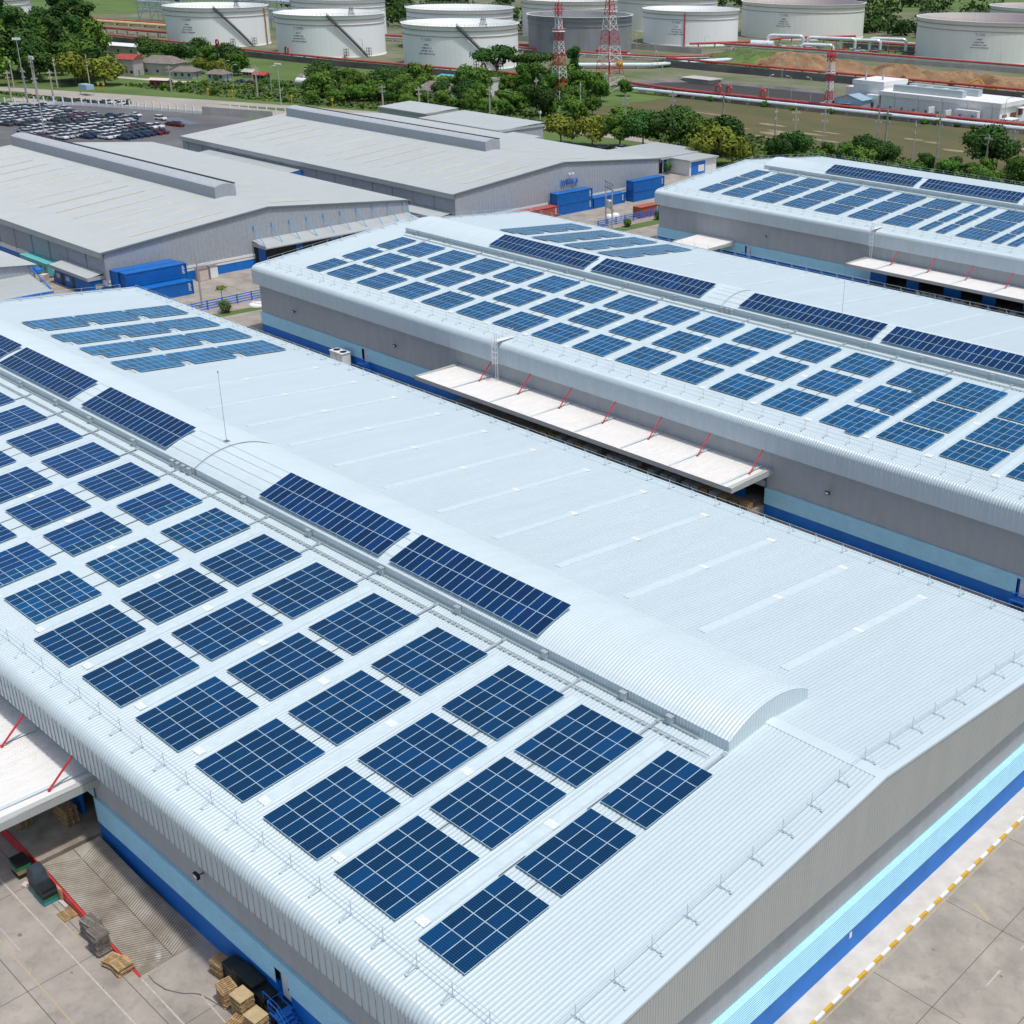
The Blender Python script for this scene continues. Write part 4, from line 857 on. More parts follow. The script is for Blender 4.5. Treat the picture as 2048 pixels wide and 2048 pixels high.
mb.add([(-47.0, -35.72, 1.2), (-32.9, -35.72, .0), (-32.9, -31.3, .0), (-47.0, -31.3, 1.2)], [(0, 1, 2, 3)]); struct('ramp', mb, [M['rampc'], mat('ramp_groove', (.13, .11, .085), .9, 0, .25, 1)])
mb = MB(); mb.add([(-47.4, -35.76, 0), (-32.8, -35.76, 0), (-32.8, -35.76, .05), (-47.4, -35.76, 1.22), (-47.4, -35.9, 0), (-32.8, -35.9, 0), (-32.8, -35.9, .05), (-47.4, -35.9, 1.22)], [(0, 1, 2, 3), (4, 7, 6, 5), (3, 2, 6, 7)]); tag(obj('ramp_kerb', mb, M['red']), 'red painted kerb wall running down the outer side of the ribbed ramp', 'kerb wall')
mb = MB(); strip(mb, -47, -33.37, -33, -33.37, .06, .0)
mb.v = [(x, y, RZ(x)+.045) for x, y, z in mb.v]; struct('ramp_seam', mb, M['joint'])
def pallet_mb(mb, c, rz=0, w_=1.2, d=1.0, solid=False, tilt=0):
    ca, sa = math.cos(rz), math.sin(rz)
    def bx(x, y, z, sx, sy, sz): mb.rbox((c[0]+x*ca-y*sa, c[1]+x*sa+y*ca, c[2]+z), (sx, sy, sz), rz)
    for y in (-d/2+.06, 0, d/2-.06): bx(0, y, .02, w_, .1, .085)
    n = 7
    for k in range(n): bx(-w_/2+.06+(w_-.12)*k/(n-1), 0, .105, .105 if not solid else (w_/n-.004), d, .02)
    for k in (0, 3, 6): bx(-w_/2+.06+(w_-.12)*k/6, 0, 0, .1, d, .02)
def make_pallet(m):
    mb = MB(); pallet_mb(mb, (0, 0, 0)); o = obj('pallet', mb, m, origin=(0, 0, 0)); return o
PP = {'wood': make_pallet(M['wood']), 'grey': make_pallet(M['greywood'])}
used = set(); rp = random.Random(5)
PALLETS = []
def pallet(kind, x, y, z, rz, label, group, sc_=(1, 1, 1)):
    o = PP[kind] if kind not in used else PP[kind].copy()
    if kind in used: link(o)
    used.add(kind); o.location = (x, y, z); o.rotation_euler = (0, 0, rz); o.scale = sc_; tag(o, label, 'pallet', group); return o
def stack(kind, x, y, n, rz, desc, group, z=0, jit=.05):
    for k in range(n):
        lab = ('topmost pallet of ' if k == n-1 else 'pallet in ')+desc
        pallet(kind, x+rp.uniform(-jit, jit), y+rp.uniform(-jit, jit), z+k*.128, rz+rp.uniform(-.05, .05), lab, group)
pallet('wood', -42.0, -36.4, .0, .02, 'single orange brown pallet lying flat beside the red kerb wall', 'pallets by the ramp')
stack('grey', -38.7, -36.15, 12, .12, 'the taller weathered grey stack beside the red kerb wall', 'weathered pallets by the ramp')
stack('grey', -37.0, -36.45, 14, .05, 'the weathered grey stack nearest to the yellow pallet pile', 'weathered pallets by the ramp')
stack('wood', -35.2, -36.4, 4, .25, 'the yellow pile by the lower ramp end, left heap', 'yellow pallets by the ramp', jit=.1)
stack('wood', -34.3, -36.3, 5, .02, 'the yellow pile by the lower ramp end, right heap', 'yellow pallets by the ramp', jit=.12)
stack('wood', -29.2, -31.9, 9, .1, 'the stack between the ramp foot and the black crates', 'pallets by the black crates')
stack('wood', -26.7, -32.95, 11, -.1, 'the rear stack in front of the black crates', 'pallets by the black crates')
stack('wood', -25.0, -32.85, 13, .05, 'the board topped middle stack in front of the black crates', 'pallets by the black crates')
stack('wood', -23.0, -33.1, 12, .08, 'the board topped stack beside the blue steps', 'pallets by the black crates')
stack('wood', -24.2, -33.7, 5, .3, 'the low stack between the two board topped stacks', 'pallets by the black crates')
stack('wood', -50.2, -32.1, 12, .1, 'the brown stack in the shade under the canopy', 'pallets under the canopy', 1.2)
stack('wood', -51.5, -32.0, 10, .0, 'the rear stack deep under the canopy', 'pallets under the canopy', 1.2)
stack('wood', -52.6, -34.6, 5, .05, 'the low stack at the dock edge under the canopy', 'pallets under the canopy', 1.2)
for x, y, z, rz, lab in ((-25.0, -32.85, 13*.128, .05, 'plain board lying on the middle pallet stack'), (-23.0, -33.1, 12*.128, .08, 'plain board lying on the pallet stack beside the blue steps')):
    mb = MB(); mb.rbox((x, y, z+.0), (1.24, 1.06, .05), rz); tag(obj('top_board', mb, mat('plywood', (.46, .35, .19), .7, 0, .15, 2)), lab, 'board')
# black stacked crates against the wall, tarpaulin stacks by the dock
def crate_stack(label, x, y, n, mats, w_=1.2, d=1.0, h=.3, z=0, rz=0, group='black plastic crates'):
    K = thing('crate_stack', label, 'crate stack', (x, y, z), group)
    for k in range(n):
        mb = MB(); t = .04; zz = z+k*h
        def wl_(cx, cy, sx, sy):
            ca, sa = math.cos(rz), math.sin(rz); mb.rbox((x+cx*ca-cy*sa, y+cx*sa+cy*ca, zz+.03), (sx, sy, h-.04), rz)
        wl_(-w_/2+t/2, 0, t, d); wl_(w_/2-t/2, 0, t, d); wl_(0, -d/2+t/2, w_-2*t, t); wl_(0, d/2-t/2, w_-2*t, t)
        mb.rbox((x, y, zz+.01), (w_-.06, d-.06, .03), rz); mb.rbox((x, y, zz+h-.05), (w_+.05, d+.05, .03), rz); obj('crate', mb, mats[k % len(mats)], K)
i = 0
for x in (-28.0, -26.75, -25.5, -24.25, -23.2):
    crate_stack('black plastic crates stacked against the blue wall, %s the blue steps' % ORD[4-i], x, -31.6, (5, 6, 6, 5, 4)[i], [M['black']]); i += 1
mgreen = mat('green_plastic', (.02, .22, .09), .5, 0, .15, 2); mdb = mat('slate_tarp', (.035, .05, .065), .55, 0, .25, 1.5); mcy = mat('cyan_plastic', (.05, .30, .40), .5, 0, .15, 2)
crate_stack('low stack of black and green crates beside the red dock edge', -48.7, -36.6, 4, [M['black'], M['wood'], mgreen, M['black']], 1.25, 1.0, .33)
crate_stack('tall dark stack beside the red dock edge with pale blue base', -45.7, -36.55, 4, [mcy, mgreen, mdb, mdb], 1.3, 1.05, .3)
crate_stack('dark blue crate stack right of the slate tarpaulin bundle', -44.6, -36.6, 5, [mcy, mgreen, M['black'], mdb, M['black']], 1.3, 1.05, .27)
mb = MB(); mb.add([(-46.4, -37.1, 1.2), (-45.0, -37.1, 1.2), (-45.0, -36.0, 1.2), (-46.4, -36.0, 1.2), (-46.3, -37.0, 2.15), (-45.5, -37.0, 2.3), (-45.4, -36.15, 2.25), (-46.25, -36.1, 2.2)], [(3, 2, 1, 0), (4, 5, 6, 7), (0, 1, 5, 4), (1, 2, 6, 5), (2, 3, 7, 6), (3, 0, 4, 7)])
tag(obj('tarpaulin_bundle', mb, mdb), 'slate grey tarpaulin covered bundle on top of the tall dark stack', 'bundle')
mb = MB(); mb.rbox((-44.0, -35.98, 0), (.9, .12, 1.1), .05); [mb.rbox((-44.3+.14*k, -36.06, .02), (.05, .05, 1.15), .05) for k in range(6)]; tag(obj('leaning_pallet', mb, M['wood']), 'wooden pallet leaning upright against the red kerb wall', 'pallet')
mb = MB(); mb.rbox((-43.2, -36.1, 0), (1.0, .25, .18), .02); tag(obj('kerb_stone', mb, M['paleconc']), 'pale concrete block lying at the foot of the red kerb wall', 'block')
mb = MB(); mb.rbox((-47.0, -37.0, 0), (.7, .5, .2), .4); tag(obj('carton', mb, M['pink']), 'flattened pinkish carton lying between the two dark stacks', 'carton')
# blue steel steps at the door
S_ = thing('access_steps', 'bright blue steel steps and landing at the door beside the black crates', 'steps', (-22, -31.6, 0))
mb = MB(); mb.box((-22.95, -32.25, 1.05), (-21.85, -31.15, 1.12)); obj('landing', mb, M['fenceblue'], S_)
for k in range(5):
    mb = MB(); mb.box((-21.85+k*.28, -32.2, .9-k*.2), (-21.56+k*.28, -31.2, .95-k*.2)); obj('step', mb, M['fenceblue'], S_)
mb = MB(); mb.add([(-21.9, -32.26, 1.1), (-20.4, -32.26, .0), (-20.6, -32.26, .0), (-21.9, -32.26, .9), (-21.9, -32.2, 1.1), (-20.4, -32.2, .0), (-20.6, -32.2, 0), (-21.9, -32.2, .9)], [(0, 1, 2, 3), (4, 7, 6, 5), (0, 4, 5, 1)]); obj('stringer', mb, M['fenceblue'], S_)
mb = MB()
for x, z0, z1 in ((-22.92, 0, 2.1), (-21.9, 0, 2.1), (-20.6, 0, 1.1)): mb.tube((x, -32.22, z0), (x, -32.22, z1), .03, 6)
for dz in (0, -.5): mb.tube((-22.92, -32.22, 2.1+dz), (-21.9, -32.22, 2.1+dz), .025, 6); mb.tube((-21.9, -32.22, 2.1+dz), (-20.6, -32.22, 1.1+dz), .025, 6)
mb.tube((-22.92, -32.22, 2.1), (-22.92, -31.2, 2.1), .025, 6); mb.tube((-22.92, -31.2, 0), (-22.92, -31.2, 2.1), .03, 6); obj('handrail', mb, M['fenceblue'], S_)
# dark goods waiting under the other canopies
rs = random.Random(21); gi = 0
mblue = mat('blue_drum', (.02, .09, .25), .5, 0, .2, 2); mtote = mat('pale_tote', (.35, .37, .36), .6, 0, .15, 2)
for (xa, xb_, y, lab) in ((-84, -48, 49.2, 'under the cream canopy of the middle warehouse'), (-84, -46, 147.4, 'under the cream canopy of the far right warehouse')):
    x = xa
    while x < xb_:
        t = rs.choice(['tote', 'pal', 'drum', 'tote'])
        if t == 'tote':
            K = thing('bulk_tote', 'grey caged tote standing '+lab, 'tote', (x, y, 1.19), 'totes '+lab); mb = MB(); mb.rbox((x, y, 1.33), (1.1, .95, .95)); obj('tank_body', mb, mtote, K)
            mb = MB()
            for k in range(6): xx = x-.55+k*.22; mb.tube((xx, y-.5, 1.3), (xx, y-.5, 2.3), .02, 4)
            for z in (1.5, 1.9, 2.3): mb.tube((x-.57, y-.5, z), (x+.57, y-.5, z), .02, 4)
            mb.rbox((x, y, 1.19), (1.15, 1.0, .13)); obj('cage', mb, M['steel'], K); x += 1.35
        elif t == 'drum':
            mb = MB(); mb.lathe((x, y, 1.19), [(0, 0), (.29, 0), (.29, .3), (.305, .31), (.305, .33), (.29, .34), (.29, .88), (0, .88)], 14); tag(obj('drum', mb, mblue), 'blue steel drum standing '+lab, 'drum', 'drums '+lab); x += .8
        else:
            for k in range(rs.randint(3, 8)): pallet('wood', x, y+.2, 1.19+k*.128, rs.uniform(-.06, .06), 'brown pallet in a stack '+lab, 'pallets '+lab)
            x += 1.6
# ================================================================ tank farm
def tank(label, cx, cy, R_, H, m, text=None, stair=False, rim=True, n=72, tdir=None, riser=None):
    T = thing('storage_tank', label, 'storage tank', (cx, cy, 0), 'round storage tanks')
    mb = MB(); mb.lathe((cx, cy, 0), [(R_+.25, -.1), (R_+.25, .25), (R_, .26), (R_, H), (R_-.12, H), (R_-.12, H-5.4)], n); obj('shell', mb, m, T, smooth=False)
    mb = MB(); mb.lathe((cx, cy, 0), [(R_-.12, H-5.0), (R_-1.5, H-5.1), (R_*.5, H-4.9), (0, H-4.8)], n); obj('floating_roof', mb, M['rustred'] if R_ > 30 else M['tankcream'], T)
    mb = MB()
    for z, o_ in ((H-1.9, .55), (H-4.4, .25)): mb.lathe((cx, cy, 0), [(R_+.01, z), (R_+o_, z), (R_+o_, z-.22), (R_+.01, z-.25)], n)
    obj('wind_girder', mb, M['rust'] if m is not M['tankgrey'] else M['tankgrey'], T)
    mb = MB(); mb.lathe((cx, cy, 0), [(R_+.9, H-.06), (R_-.1, H-.02), (R_-.1, H+.05), (R_+.9, H+.03), (R_+.9, H-.06)], n); obj('rim_walkway', mb, M['tankcream'], T)
    mb = MB()
    for k in range(90): a = 2*math.pi*k/90; mb.tube((cx+(R_+.85)*math.cos(a), cy+(R_+.85)*math.sin(a), H), (cx+(R_+.85)*math.cos(a), cy+(R_+.85)*math.sin(a), H+1.1), .045, 4)
    for z in (.6, 1.1): mb.lathe((cx, cy, H), [(R_+.82, z), (R_+.88, z), (R_+.88, z+.06), (R_+.82, z+.06)], n)
    obj('handrail', mb, M['steel'], T)
    a0 = math.atan2(CX[1]-cy, CX[0]-cx)                       # the side towards the yard
    if stair:
        mb = MB(); N = 40; a1, a2 = a0-.06, a0+.62
        P = [(cx+(R_+.9)*math.cos(a1+(a2-a1)*k/N), cy+(R_+.9)*math.sin(a1+(a2-a1)*k/N), H+.3-(H-.5)*k/N) for k in range(N+1)]
        for k in range(N):
            a, b_ = P[k], P[k+1]; mb.tube(a, b_, .5, 4); mb.tube((a[0], a[1], a[2]+1.1), (b_[0], b_[1], b_[2]+1.1), .12, 4)
            if k % 2 == 0: mb.tube(a, (a[0], a[1], a[2]+1.1), .06, 4)
            c_, s_ = math.cos(a1+(a2-a1)*k/N), math.sin(a1+(a2-a1)*k/N); mb.tube(a, (cx+R_*c_, cy+R_*s_, a[2]-.4), .09, 4)
        obj('spiral_stair', mb, M['stairdark'], T)
        mb = MB(); b_ = a0+.25; bx_, by_ = cx+(R_-.5)*math.cos(b_+math.pi-.5), cy+(R_-.5)*math.sin(b_+math.pi-.5)
        bx_, by_ = cx+(R_*.94)*math.cos(a0+.42), cy+(R_*.94)*math.sin(a0+.42)
        for k in range(6): mb.tube((bx_-2.6+k*1.05, by_, H-.5), (bx_-1.3+k*.55, by_, H+3.2+(k % 2)*.8), .12, 4)
        mb.tube((bx_-3, by_, H+.9), (bx_+3, by_, H+.9), .12, 4); mb.tube((bx_-1.6, by_, H+3), (bx_+1.6, by_, H+3), .14, 4); obj('rim_gantry', mb, M['stairdark'], T)
        for aa in (a0-.1+.33, a0+.66, ):
            mb = MB(); px_, py_ = cx+(R_+2)*math.cos(aa), cy+(R_+2)*math.sin(aa)
            for dx in (-.8, .8):
                for dy in (-.8, .8): mb.tube((px_+dx, py_+dy, 0), (px_+dx, py_+dy, 4.6), .1, 4)
            for z in (1.4, 2.8, 4.2): mb.rbox((px_, py_, z), (1.9, 1.9, .1))
            obj('valve_platform', mb, M['stairdark'], T)
    if riser:
        ra, rm = riser; mb = MB(); mb.tube((cx+(R_+.5)*math.cos(a0+ra), cy+(R_+.5)*math.sin(a0+ra), 0), (cx+(R_+.5)*math.cos(a0+ra), cy+(R_+.5)*math.sin(a0+ra), H-1), .4, 6); obj('riser_pipe', mb, rm, T)
    if text:
        mb = MB(); ac = a0-.62 if tdir is None else a0+tdir; rl = random.Random(len(text)+int(cx))
        vs, fs = text_mesh(text, 1.75, .0)
        mb.add([(cx+(R_+.06)*math.cos(ac+x/R_), cy+(R_+.06)*math.sin(ac+x/R_), H-6.6+y) for x, y, _ in vs], fs)
        for z, wd_ in ((H-8.6, 2.6), (H-10, 5.4), (H-11.3, 6.6), (H-12.6, 9)):      # lines too small to read: rows of short marks
            x = -wd_/2
            while x < wd_/2:
                e = x+rl.uniform(.22, .42)
                mb.add([(cx+(R_+.06)*math.cos(ac+t/R_), cy+(R_+.06)*math.sin(ac+t/R_), z+q) for t, q in ((x, 0), (e, 0), (e, .55), (x, .55))], [(0, 1, 2, 3)]); x = e+rl.choice((.1, .12, .4))
        obj('lettering', mb, M['darksteel'], T)
    return T
tank('white storage tank leftmost of the three with dark spiral stairs, amber riser pipe at right', -645.8, 341.1, 27.4, 19.8, M['tank'], 'T-13001', True, riser=(1.12, mat('amber_pipe', (.45, .22, .05), .6, 0, .15, 1)))
tank('white storage tank with dark spiral stair, in the middle of the front three', -559.3, 354.6, 27.5, 19.9, M['tank'], 'T-13002', True)
tank('white storage tank with dark spiral stair, rightmost and nearest of the front three', -470.4, 366.5, 27.6, 19.3, M['tank'], 'T-13003', True)
tank('white tank close behind the nearest spiral stair tank, only its top showing', -545, 430, 29, 20.5, M['tank'])
tank('white tank behind the middle spiral stair tank, cut by the top edge', -650, 425, 27.5, 21, M['tank'])
tank('bare grey metal tank behind the red and white lattice masts', -482.8, 460.8, 27.8, 18.9, M['tankgrey'], 'T-13004', tdir=-.5, riser=(-.32, M['pipered']))
tank('white tank with a red riser pipe, right of the bare grey tank', -482.2, 552.3, 27.8, 18.5, M['tank'], 'T-1305', tdir=-.3, riser=(-.12, M['pipered']))
tank('wide cream white tank with red streaked girders behind the pipe manifold', -469.5, 646.3, 38.2, 20, M['tankcream'], 'T-1302', tdir=-.3)
tank('wide cream white tank at the right edge above the orange soil', -317, 607, 40, 20, M['tankcream'], 'T-1301', tdir=-.15)
tank('cream white tank behind the bare grey tank, cut by the top edge', -560, 530, 29, 21, M['tankcream'])
tank('pale tank behind the tank with the red riser, cut by the top edge', -560, 620, 33, 21, M['tankcream'])
tank('pale tank far behind the right edge tank', -345, 735, 38, 20, M['tankcream'])
tank('white tank at the upper left corner behind the dark trees', -765, 262, 27.4, 22, M['tank'])
# bund walls and pipe lines
def wallrun(label, pts, h, th, m, name='bund_wall', z0=-.1):
    mb = MB()
    for (x0, y0), (x1, y1) in zip(pts, pts[1:]):
        d = Vector((x1-x0, y1-y0)); L_ = d.length; a = math.atan2(d.y, d.x); mb.rbox(((x0+x1)/2, (y0+y1)/2, z0), (L_+th, th, h-z0), a)
    return tag(obj(name, mb, m), label, 'wall')
wallrun('long dark stained bund wall below the three white stair tanks', [(-900, 280), (-760, 296), (-650, 306), (-560, 311), (-495, 318.5), (-442, 329), (-385, 340)], 2.6, .5, M['bund'])
wallrun('dark stained bund wall along the far side of the pond', [(-400, 435), (-300, 442), (-205, 446), (60, 455)], 3.2, .5, M['bund'])
wallrun('low concrete wall under the pipes in front of the right edge tank', [(-372, 537), (-270, 543), (60, 560)], 2.2, .5, M['paleconc'])
wallrun('pale concrete wall behind the white tank and the bare grey tank', [(-620, 470), (-520, 486), (-430, 500)], 3, .5, M['paleconc'])
wallrun('dark bund wall between the wide cream tank and the tank at the right edge', [(-400, 590), (-330, 600)], 3, .5, M['bund'])
wallrun('pale concrete kerb wall in front of the white pipe bundle by the dry field', [(-330, 350), (-175, 361.5), (60, 372)], 1.1, .4, M['paleconc'])
def pipes(label, pts, radii, mats_, zs, offs, every=9, name='pipe_rack', loops=()):
    Pk = thing(name, label, 'pipeline', (*pts[0], 0), 'pipe runs of the tank farm')
    for r_, m, z, of in zip(radii, mats_, zs, offs):
        mb = MB(); P = []
        for i, (x, y) in enumerate(pts):
            a = pts[max(0, i-1)]; b_ = pts[min(len(pts)-1, i+1)]; d = Vector((b_[0]-a[0], b_[1]-a[1])).normalized(); P.append((x-d.y*of, y+d.x*of, z))
        mb.pathtube(P, r_, 8)
        for lx, ly in loops: mb.pathtube([(lx-1.2, ly-of*0, z), (lx-1.2, ly, z+2.4), (lx-.6, ly, z+3.2), (lx+.6, ly, z+3.2), (lx+1.2, ly, z+2.4), (lx+1.2, ly, z)], r_*.9, 8)
        obj('pipe', mb, m, Pk)
    for (x0, y0), (x1, y1) in zip(pts, pts[1:]):
        L_ = math.hypot(x1-x0, y1-y0); n = int(L_/every); a = math.atan2(y1-y0, x1-x0)
        for k in range(n):
            f = (k+.5)/n; x, y = x0+(x1-x0)*f, y0+(y1-y0)*f
            if vis(x, y, 1, .02): mb = MB(); mb.rbox((x, y, 0), (.4, max(offs)-min(offs)+1.2, min(zs)-min(radii)), a); obj('support', mb, M['paleconc'], Pk)
W_, RD = M['pipe'], M['pipered']
pipes('red pipe on the bund wall below the three white stair tanks', [(-900, 281), (-760, 297), (-650, 307), (-560, 312), (-495, 319.5), (-442, 330), (-390, 340)], [.5], [RD], [3.2], [0], loops=((-596, 310), (-540, 314.3), (-418, 334.6)))
pipes('red pipe over the white pipe bundle along the near side of the pond', [(-352, 357.5), (-322, 354.5), (-253, 360.5), (-168, 368), (-60, 374)], [.5], [RD], [2.2], [0], 8, loops=((-302, 356.4), (-297, 357), (-281, 358.2)))
pipes('bundle of pale clad pipes on low supports along the edge of the dry field', [(-340, 348), (-253, 356), (-168, 363.5), (-40, 371)], [.55, .5, .6], [W_, W_, W_], [1.5, 1.4, 1.6], [0, 1.5, -1.5], 8)
pipes('red pipe along the far side of the pond and below the soil heaps', [(-400, 437), (-300, 444), (-205, 449), (60, 459)], [.5], [RD], [3.9], [0], 9)
pipes('pale and red pipe rack in front of the right edge tank', [(-440, 530), (-372, 541), (-270, 547), (40, 562)], [.7, .5, .7], [W_, RD, W_], [2.8, 3.4, 1.8], [2, -2.5, 4.2], 10)
pipes('red pipes in front of the bare grey tank and the red riser tank', [(-520, 428), (-455, 440), (-415, 455), (-390, 500)], [.5, .6], [RD, W_], [2.4, 1.4], [0, 2.5], 9)
pipes('pale pipe bundle running up between the masts and the green mound', [(-425, 395), (-400, 425), (-392, 470), (-378, 520)], [.8, .8, .6], [W_, W_, W_], [1.6, 1.6, 1.5], [-2, 0, 2], 10)
pipes('red pipes at the left end behind the white sheds', [(-800, 318), (-735, 330), (-690, 338), (-700, 380)], [.6, .5], [RD, RD], [3, 2.4], [0, 2.5], 9)
pipes('yellow pipe line behind the blue roofed shed at the upper left', [(-860, 350), (-770, 368), (-700, 381)], [1.0, .6], [mat('pale_yellow_pipe', (.62, .50, .25), .6, 0, .1, .2), RD], [1.6, 2.6], [0, 3], 12)
pipes('red pipe behind the three white stair tanks', [(-620, 418), (-520, 436), (-440, 452)], [.7, .7], [RD, W_], [3, 1.6], [0, 3], 10)
pipes('pale pipe line far behind the wide cream tank', [(-470, 720), (-330, 740), (60, 790)], [1.3, .8], [M['white'], RD], [3.5, 2.2], [0, 3], 12)
pipes('red pipes between the wide cream tank and the right edge tank', [(-425, 600), (-368, 606), (-340, 612)], [.7, .5], [RD, W_], [3, 3.8], [0, 2], 8)
pipes('red pipe along the row of tanks with the red riser', [(-455, 520), (-440, 560), (-445, 595), (-425, 640)], [.6], [RD], [2.6], [0], 9)
K = thing('pipe_manifold', 'cluster of bent silver pipes and valves in front of the wide cream tank', 'pipe manifold', (-405, 560, 0))
rs = random.Random(8)
for k, (x, y, l, h) in enumerate(((-428, 556, 16, 7), (-408, 566, 22, 6.5), (-392, 575, 18, 6), (-378, 583, 16, 7), (-402, 552, 14, 4))):
    mb = MB(); mb.pathtube([(x, y, 0), (x, y, h-1.2), (x+.6, y+.4, h-.3), (x+1.6, y+1, h), (x+l, y+l*.5, h), (x+l+1, y+l*.5+.6, h-.3), (x+l+1.6, y+l*.5+1, h-1.2), (x+l+1.6, y+l*.5+1, .5)], .85, 10); obj('pipe', mb, M['pipe'], K)
for k in range(34):
    x, y = -430+rs.uniform(0, 85), 0; y = 548+(x+430)*.35+rs.uniform(-6, 8)
    mb = MB(); mb.tube((x, y, 0), (x, y, rs.uniform(1.5, 3.5)), .25, 6); mb.tube((x, y, 2), (x+rs.uniform(2, 5), y+rs.uniform(-1, 2), 2), .3, 6); mb.lathe((x, y, rs.uniform(2, 3.2)), [(0, 0), (.7, 0), (.7, .2), (0, .2)], 10); obj('valve', mb, rs.choice([M['darksteel'], M['pipe'], M['pipered'], M['darksteel']]), K)
mb = MB(); mb.tube((-436, 551, 2.2), (-424, 556, 2.2), 2.0, 16); tag(obj('pressure_vessel', mb, M['pipe'], smooth=False), 'horizontal silver vessel at the left end of the pipe manifold', 'vessel')
# lattice masts
def mast(label, x, y, H, wb, wt, nb, plats=(), straight=False):
    T = thing('lattice_mast', label, 'lattice mast', (x, y, 0), 'red and white lattice masts'); nseg = nb*2
    def wz(z): return wb+(wt-wb)*min(1, z/H/.8)
    for s in range(nb):
        mb = MB()
        for q in range(2):
            z0 = H*(s*2+q)/nseg; z1 = H*(s*2+q+1)/nseg; a, b_ = wz(z0)/2, wz(z1)/2
            c0 = [(x+i*a, y+j*a, z0) for i, j in ((-1,-1),(1,-1),(1,1),(-1,1))]; c1 = [(x+i*b_, y+j*b_, z1) for i, j in ((-1,-1),(1,-1),(1,1),(-1,1))]
            for k in range(4):
                mb.tube(c0[k], c1[k], .13, 4); mb.tube(c0[k], c1[(k+1) % 4], .07, 4); mb.tube(c0[(k+1) % 4], c1[k], .07, 4); mb.tube(c1[k], c1[(k+1) % 4], .07, 4)
        obj('mast_section', mb, M['white'] if (nb-1-s) % 2 else M['red'], T)
    mb = MB(); mb.tube((x, y, H), (x, y, H+3), .1, 5); mb.tube((x-.5, y, 0), (x-.5, y, H), .12, 4); obj('spire', mb, M['red'], T)
    for z, r_ in plats:
        mb = MB(); mb.lathe((x, y, z), [(.3, 0), (r_, 0), (r_, .15), (.3, .15)], 12); mb.lathe((x, y, z), [(r_-.05, 1), (r_, 1), (r_, 1.1), (r_-.05, 1.1)], 12); obj('platform', mb, M['white'] if z < H-3 else M['red'], T)
mast('slimmer red and white lattice mast standing in the trees left of the taller mast', -337, 302, 36, 5.2, 1.8, 8, ((33, 2.2), (26, 2.6)))
mast('taller red and white lattice mast beside the pond, cut by the top edge', -351, 345, 47, 9.5, 1.6, 8, ((41, 3), ))
mast('small red and white mast beside the pale blue pump shed', -252.5, 361.5, 21, 2.0, 2.0, 6, ((20, 2.1), (13.5, 2.0)), True)
# white plant building and the pale blue shed
Pn = thing('plant_building', 'long white plant building with roof cooling units beyond the dry field', 'building', (-208, 376, 0))
mb = MB(); mb.box((-236, 372, 0), (-187, 392, 6.2)); obj('wall', mb, M['white'], Pn)
mb = MB(); mb.box((-236.6, 371.2, 6.2), (-186.2, 392.6, 7.7)); obj('parapet', mb, M['white'], Pn)
mb = MB(); mb.box((-250, 374, 0), (-236.4, 390, 10.0)); mb.box((-250.3, 373.6, 9.0), (-236.2, 390.4, 10.6)); mb.prism([(-242, 371), (-236.7, 371), (-236.7, 374), (-242, 374)], 0, 6); obj('tall_wall', mb, M['white'], Pn)
mb = MB(); mb.box((-260, 384, 0), (-250, 398, 6.5)); obj('side_wing', mb, M['white'], Pn)
mb = MB()
for k in range(2): mb.box((-233+k*2, 375+k*8, 7.8), (-204+k*2, 378+k*8, 10.0))
obj('cooling_unit', mb, M['steel'], Pn)
for k in range(4):
    mb = MB(); mb.lathe((-228+k*6.5, 381, 7.7), [(0, 0), (1.9, 0), (1.9, 1.6), (1.6, 1.9), (0, 1.9)], 14); obj('fan_drum', mb, M['white'], Pn)
for k in range(8):
    x = -233+k*5.0+(4 if k > 5 else 0); mb = MB(); mb.box((x-1.5, 366.6, .2), (x+1.5, 368.6, 2.4)); mb.tube((x-1, 367.6, 2.4), (x-1, 367.6, 3.3), .5, 8); obj('condenser', mb, M['darksteel'], Pn)
mb = MB(); mb.box((-213, 367, 0), (-212.4, 371, 4.4)); mb.box((-206, 367, 0), (-205.4, 371, 3.9)); mb.box((-203, 369, 0), (-194, 371.1, 4.5)); obj('screen_wall', mb, M['white'], Pn)
for k in range(5): mb = MB(); mb.box((-230+k*10, 371.1, 6.4), (-229.7+k*10, 371.3, 7.2)); mb.tube((-229.85+k*10, 371.95, 0), (-229.85+k*10, 371.95, 6.2), .12, 5); obj('downpipe', mb, M['steel'], Pn)
mb = MB(); mb.box((-186.9, 374, .8), (-186.7, 377, 3.5)); mb.box((-186.9, 380, .8), (-186.7, 384, 3.8)); mb.box((-186.9, 386, 2.5), (-186.7, 389, 4.8)); mb.box((-240.5, 370.8, .2), (-238.5, 370.98, 3.4)); obj('door', mb, M['rustred'], Pn)
mb = MB(); mb.box((-186.8, 372, 2.2), (-182.5, 379, 2.5)); [mb.box((xx, yy, 0), (xx+.4, yy+.4, 2.2)) for xx in (-186, -183) for yy in (372.2, 378)]; mb.box((-186.6, 384, 5), (-184.5, 388, 5.3)); obj('porch', mb, M['white'], Pn)
for x, y in ((-246, 376), (-241, 380)): mb = MB(); mb.tube((x, y, 10.5), (x, y, 14), .35, 8); obj('chimney', mb, M['steel'], Pn)
Sh = thing('pump_shed', 'pale blue gabled pump shed with dark red doorway beside the white plant', 'shed', (-247, 365, 0))
mb = MB(); mb.prism([(-250.5, 362.5), (-239, 363.5), (-239.5, 371), (-251, 370)], 0, 4.6); mb.add([(-250.5, 362.5, 4.6), (-239, 363.5, 4.6), (-244.7, 363.0, 6.2)], [(0, 1, 2)]); obj('wall', mb, M['corr_lb'], Sh)
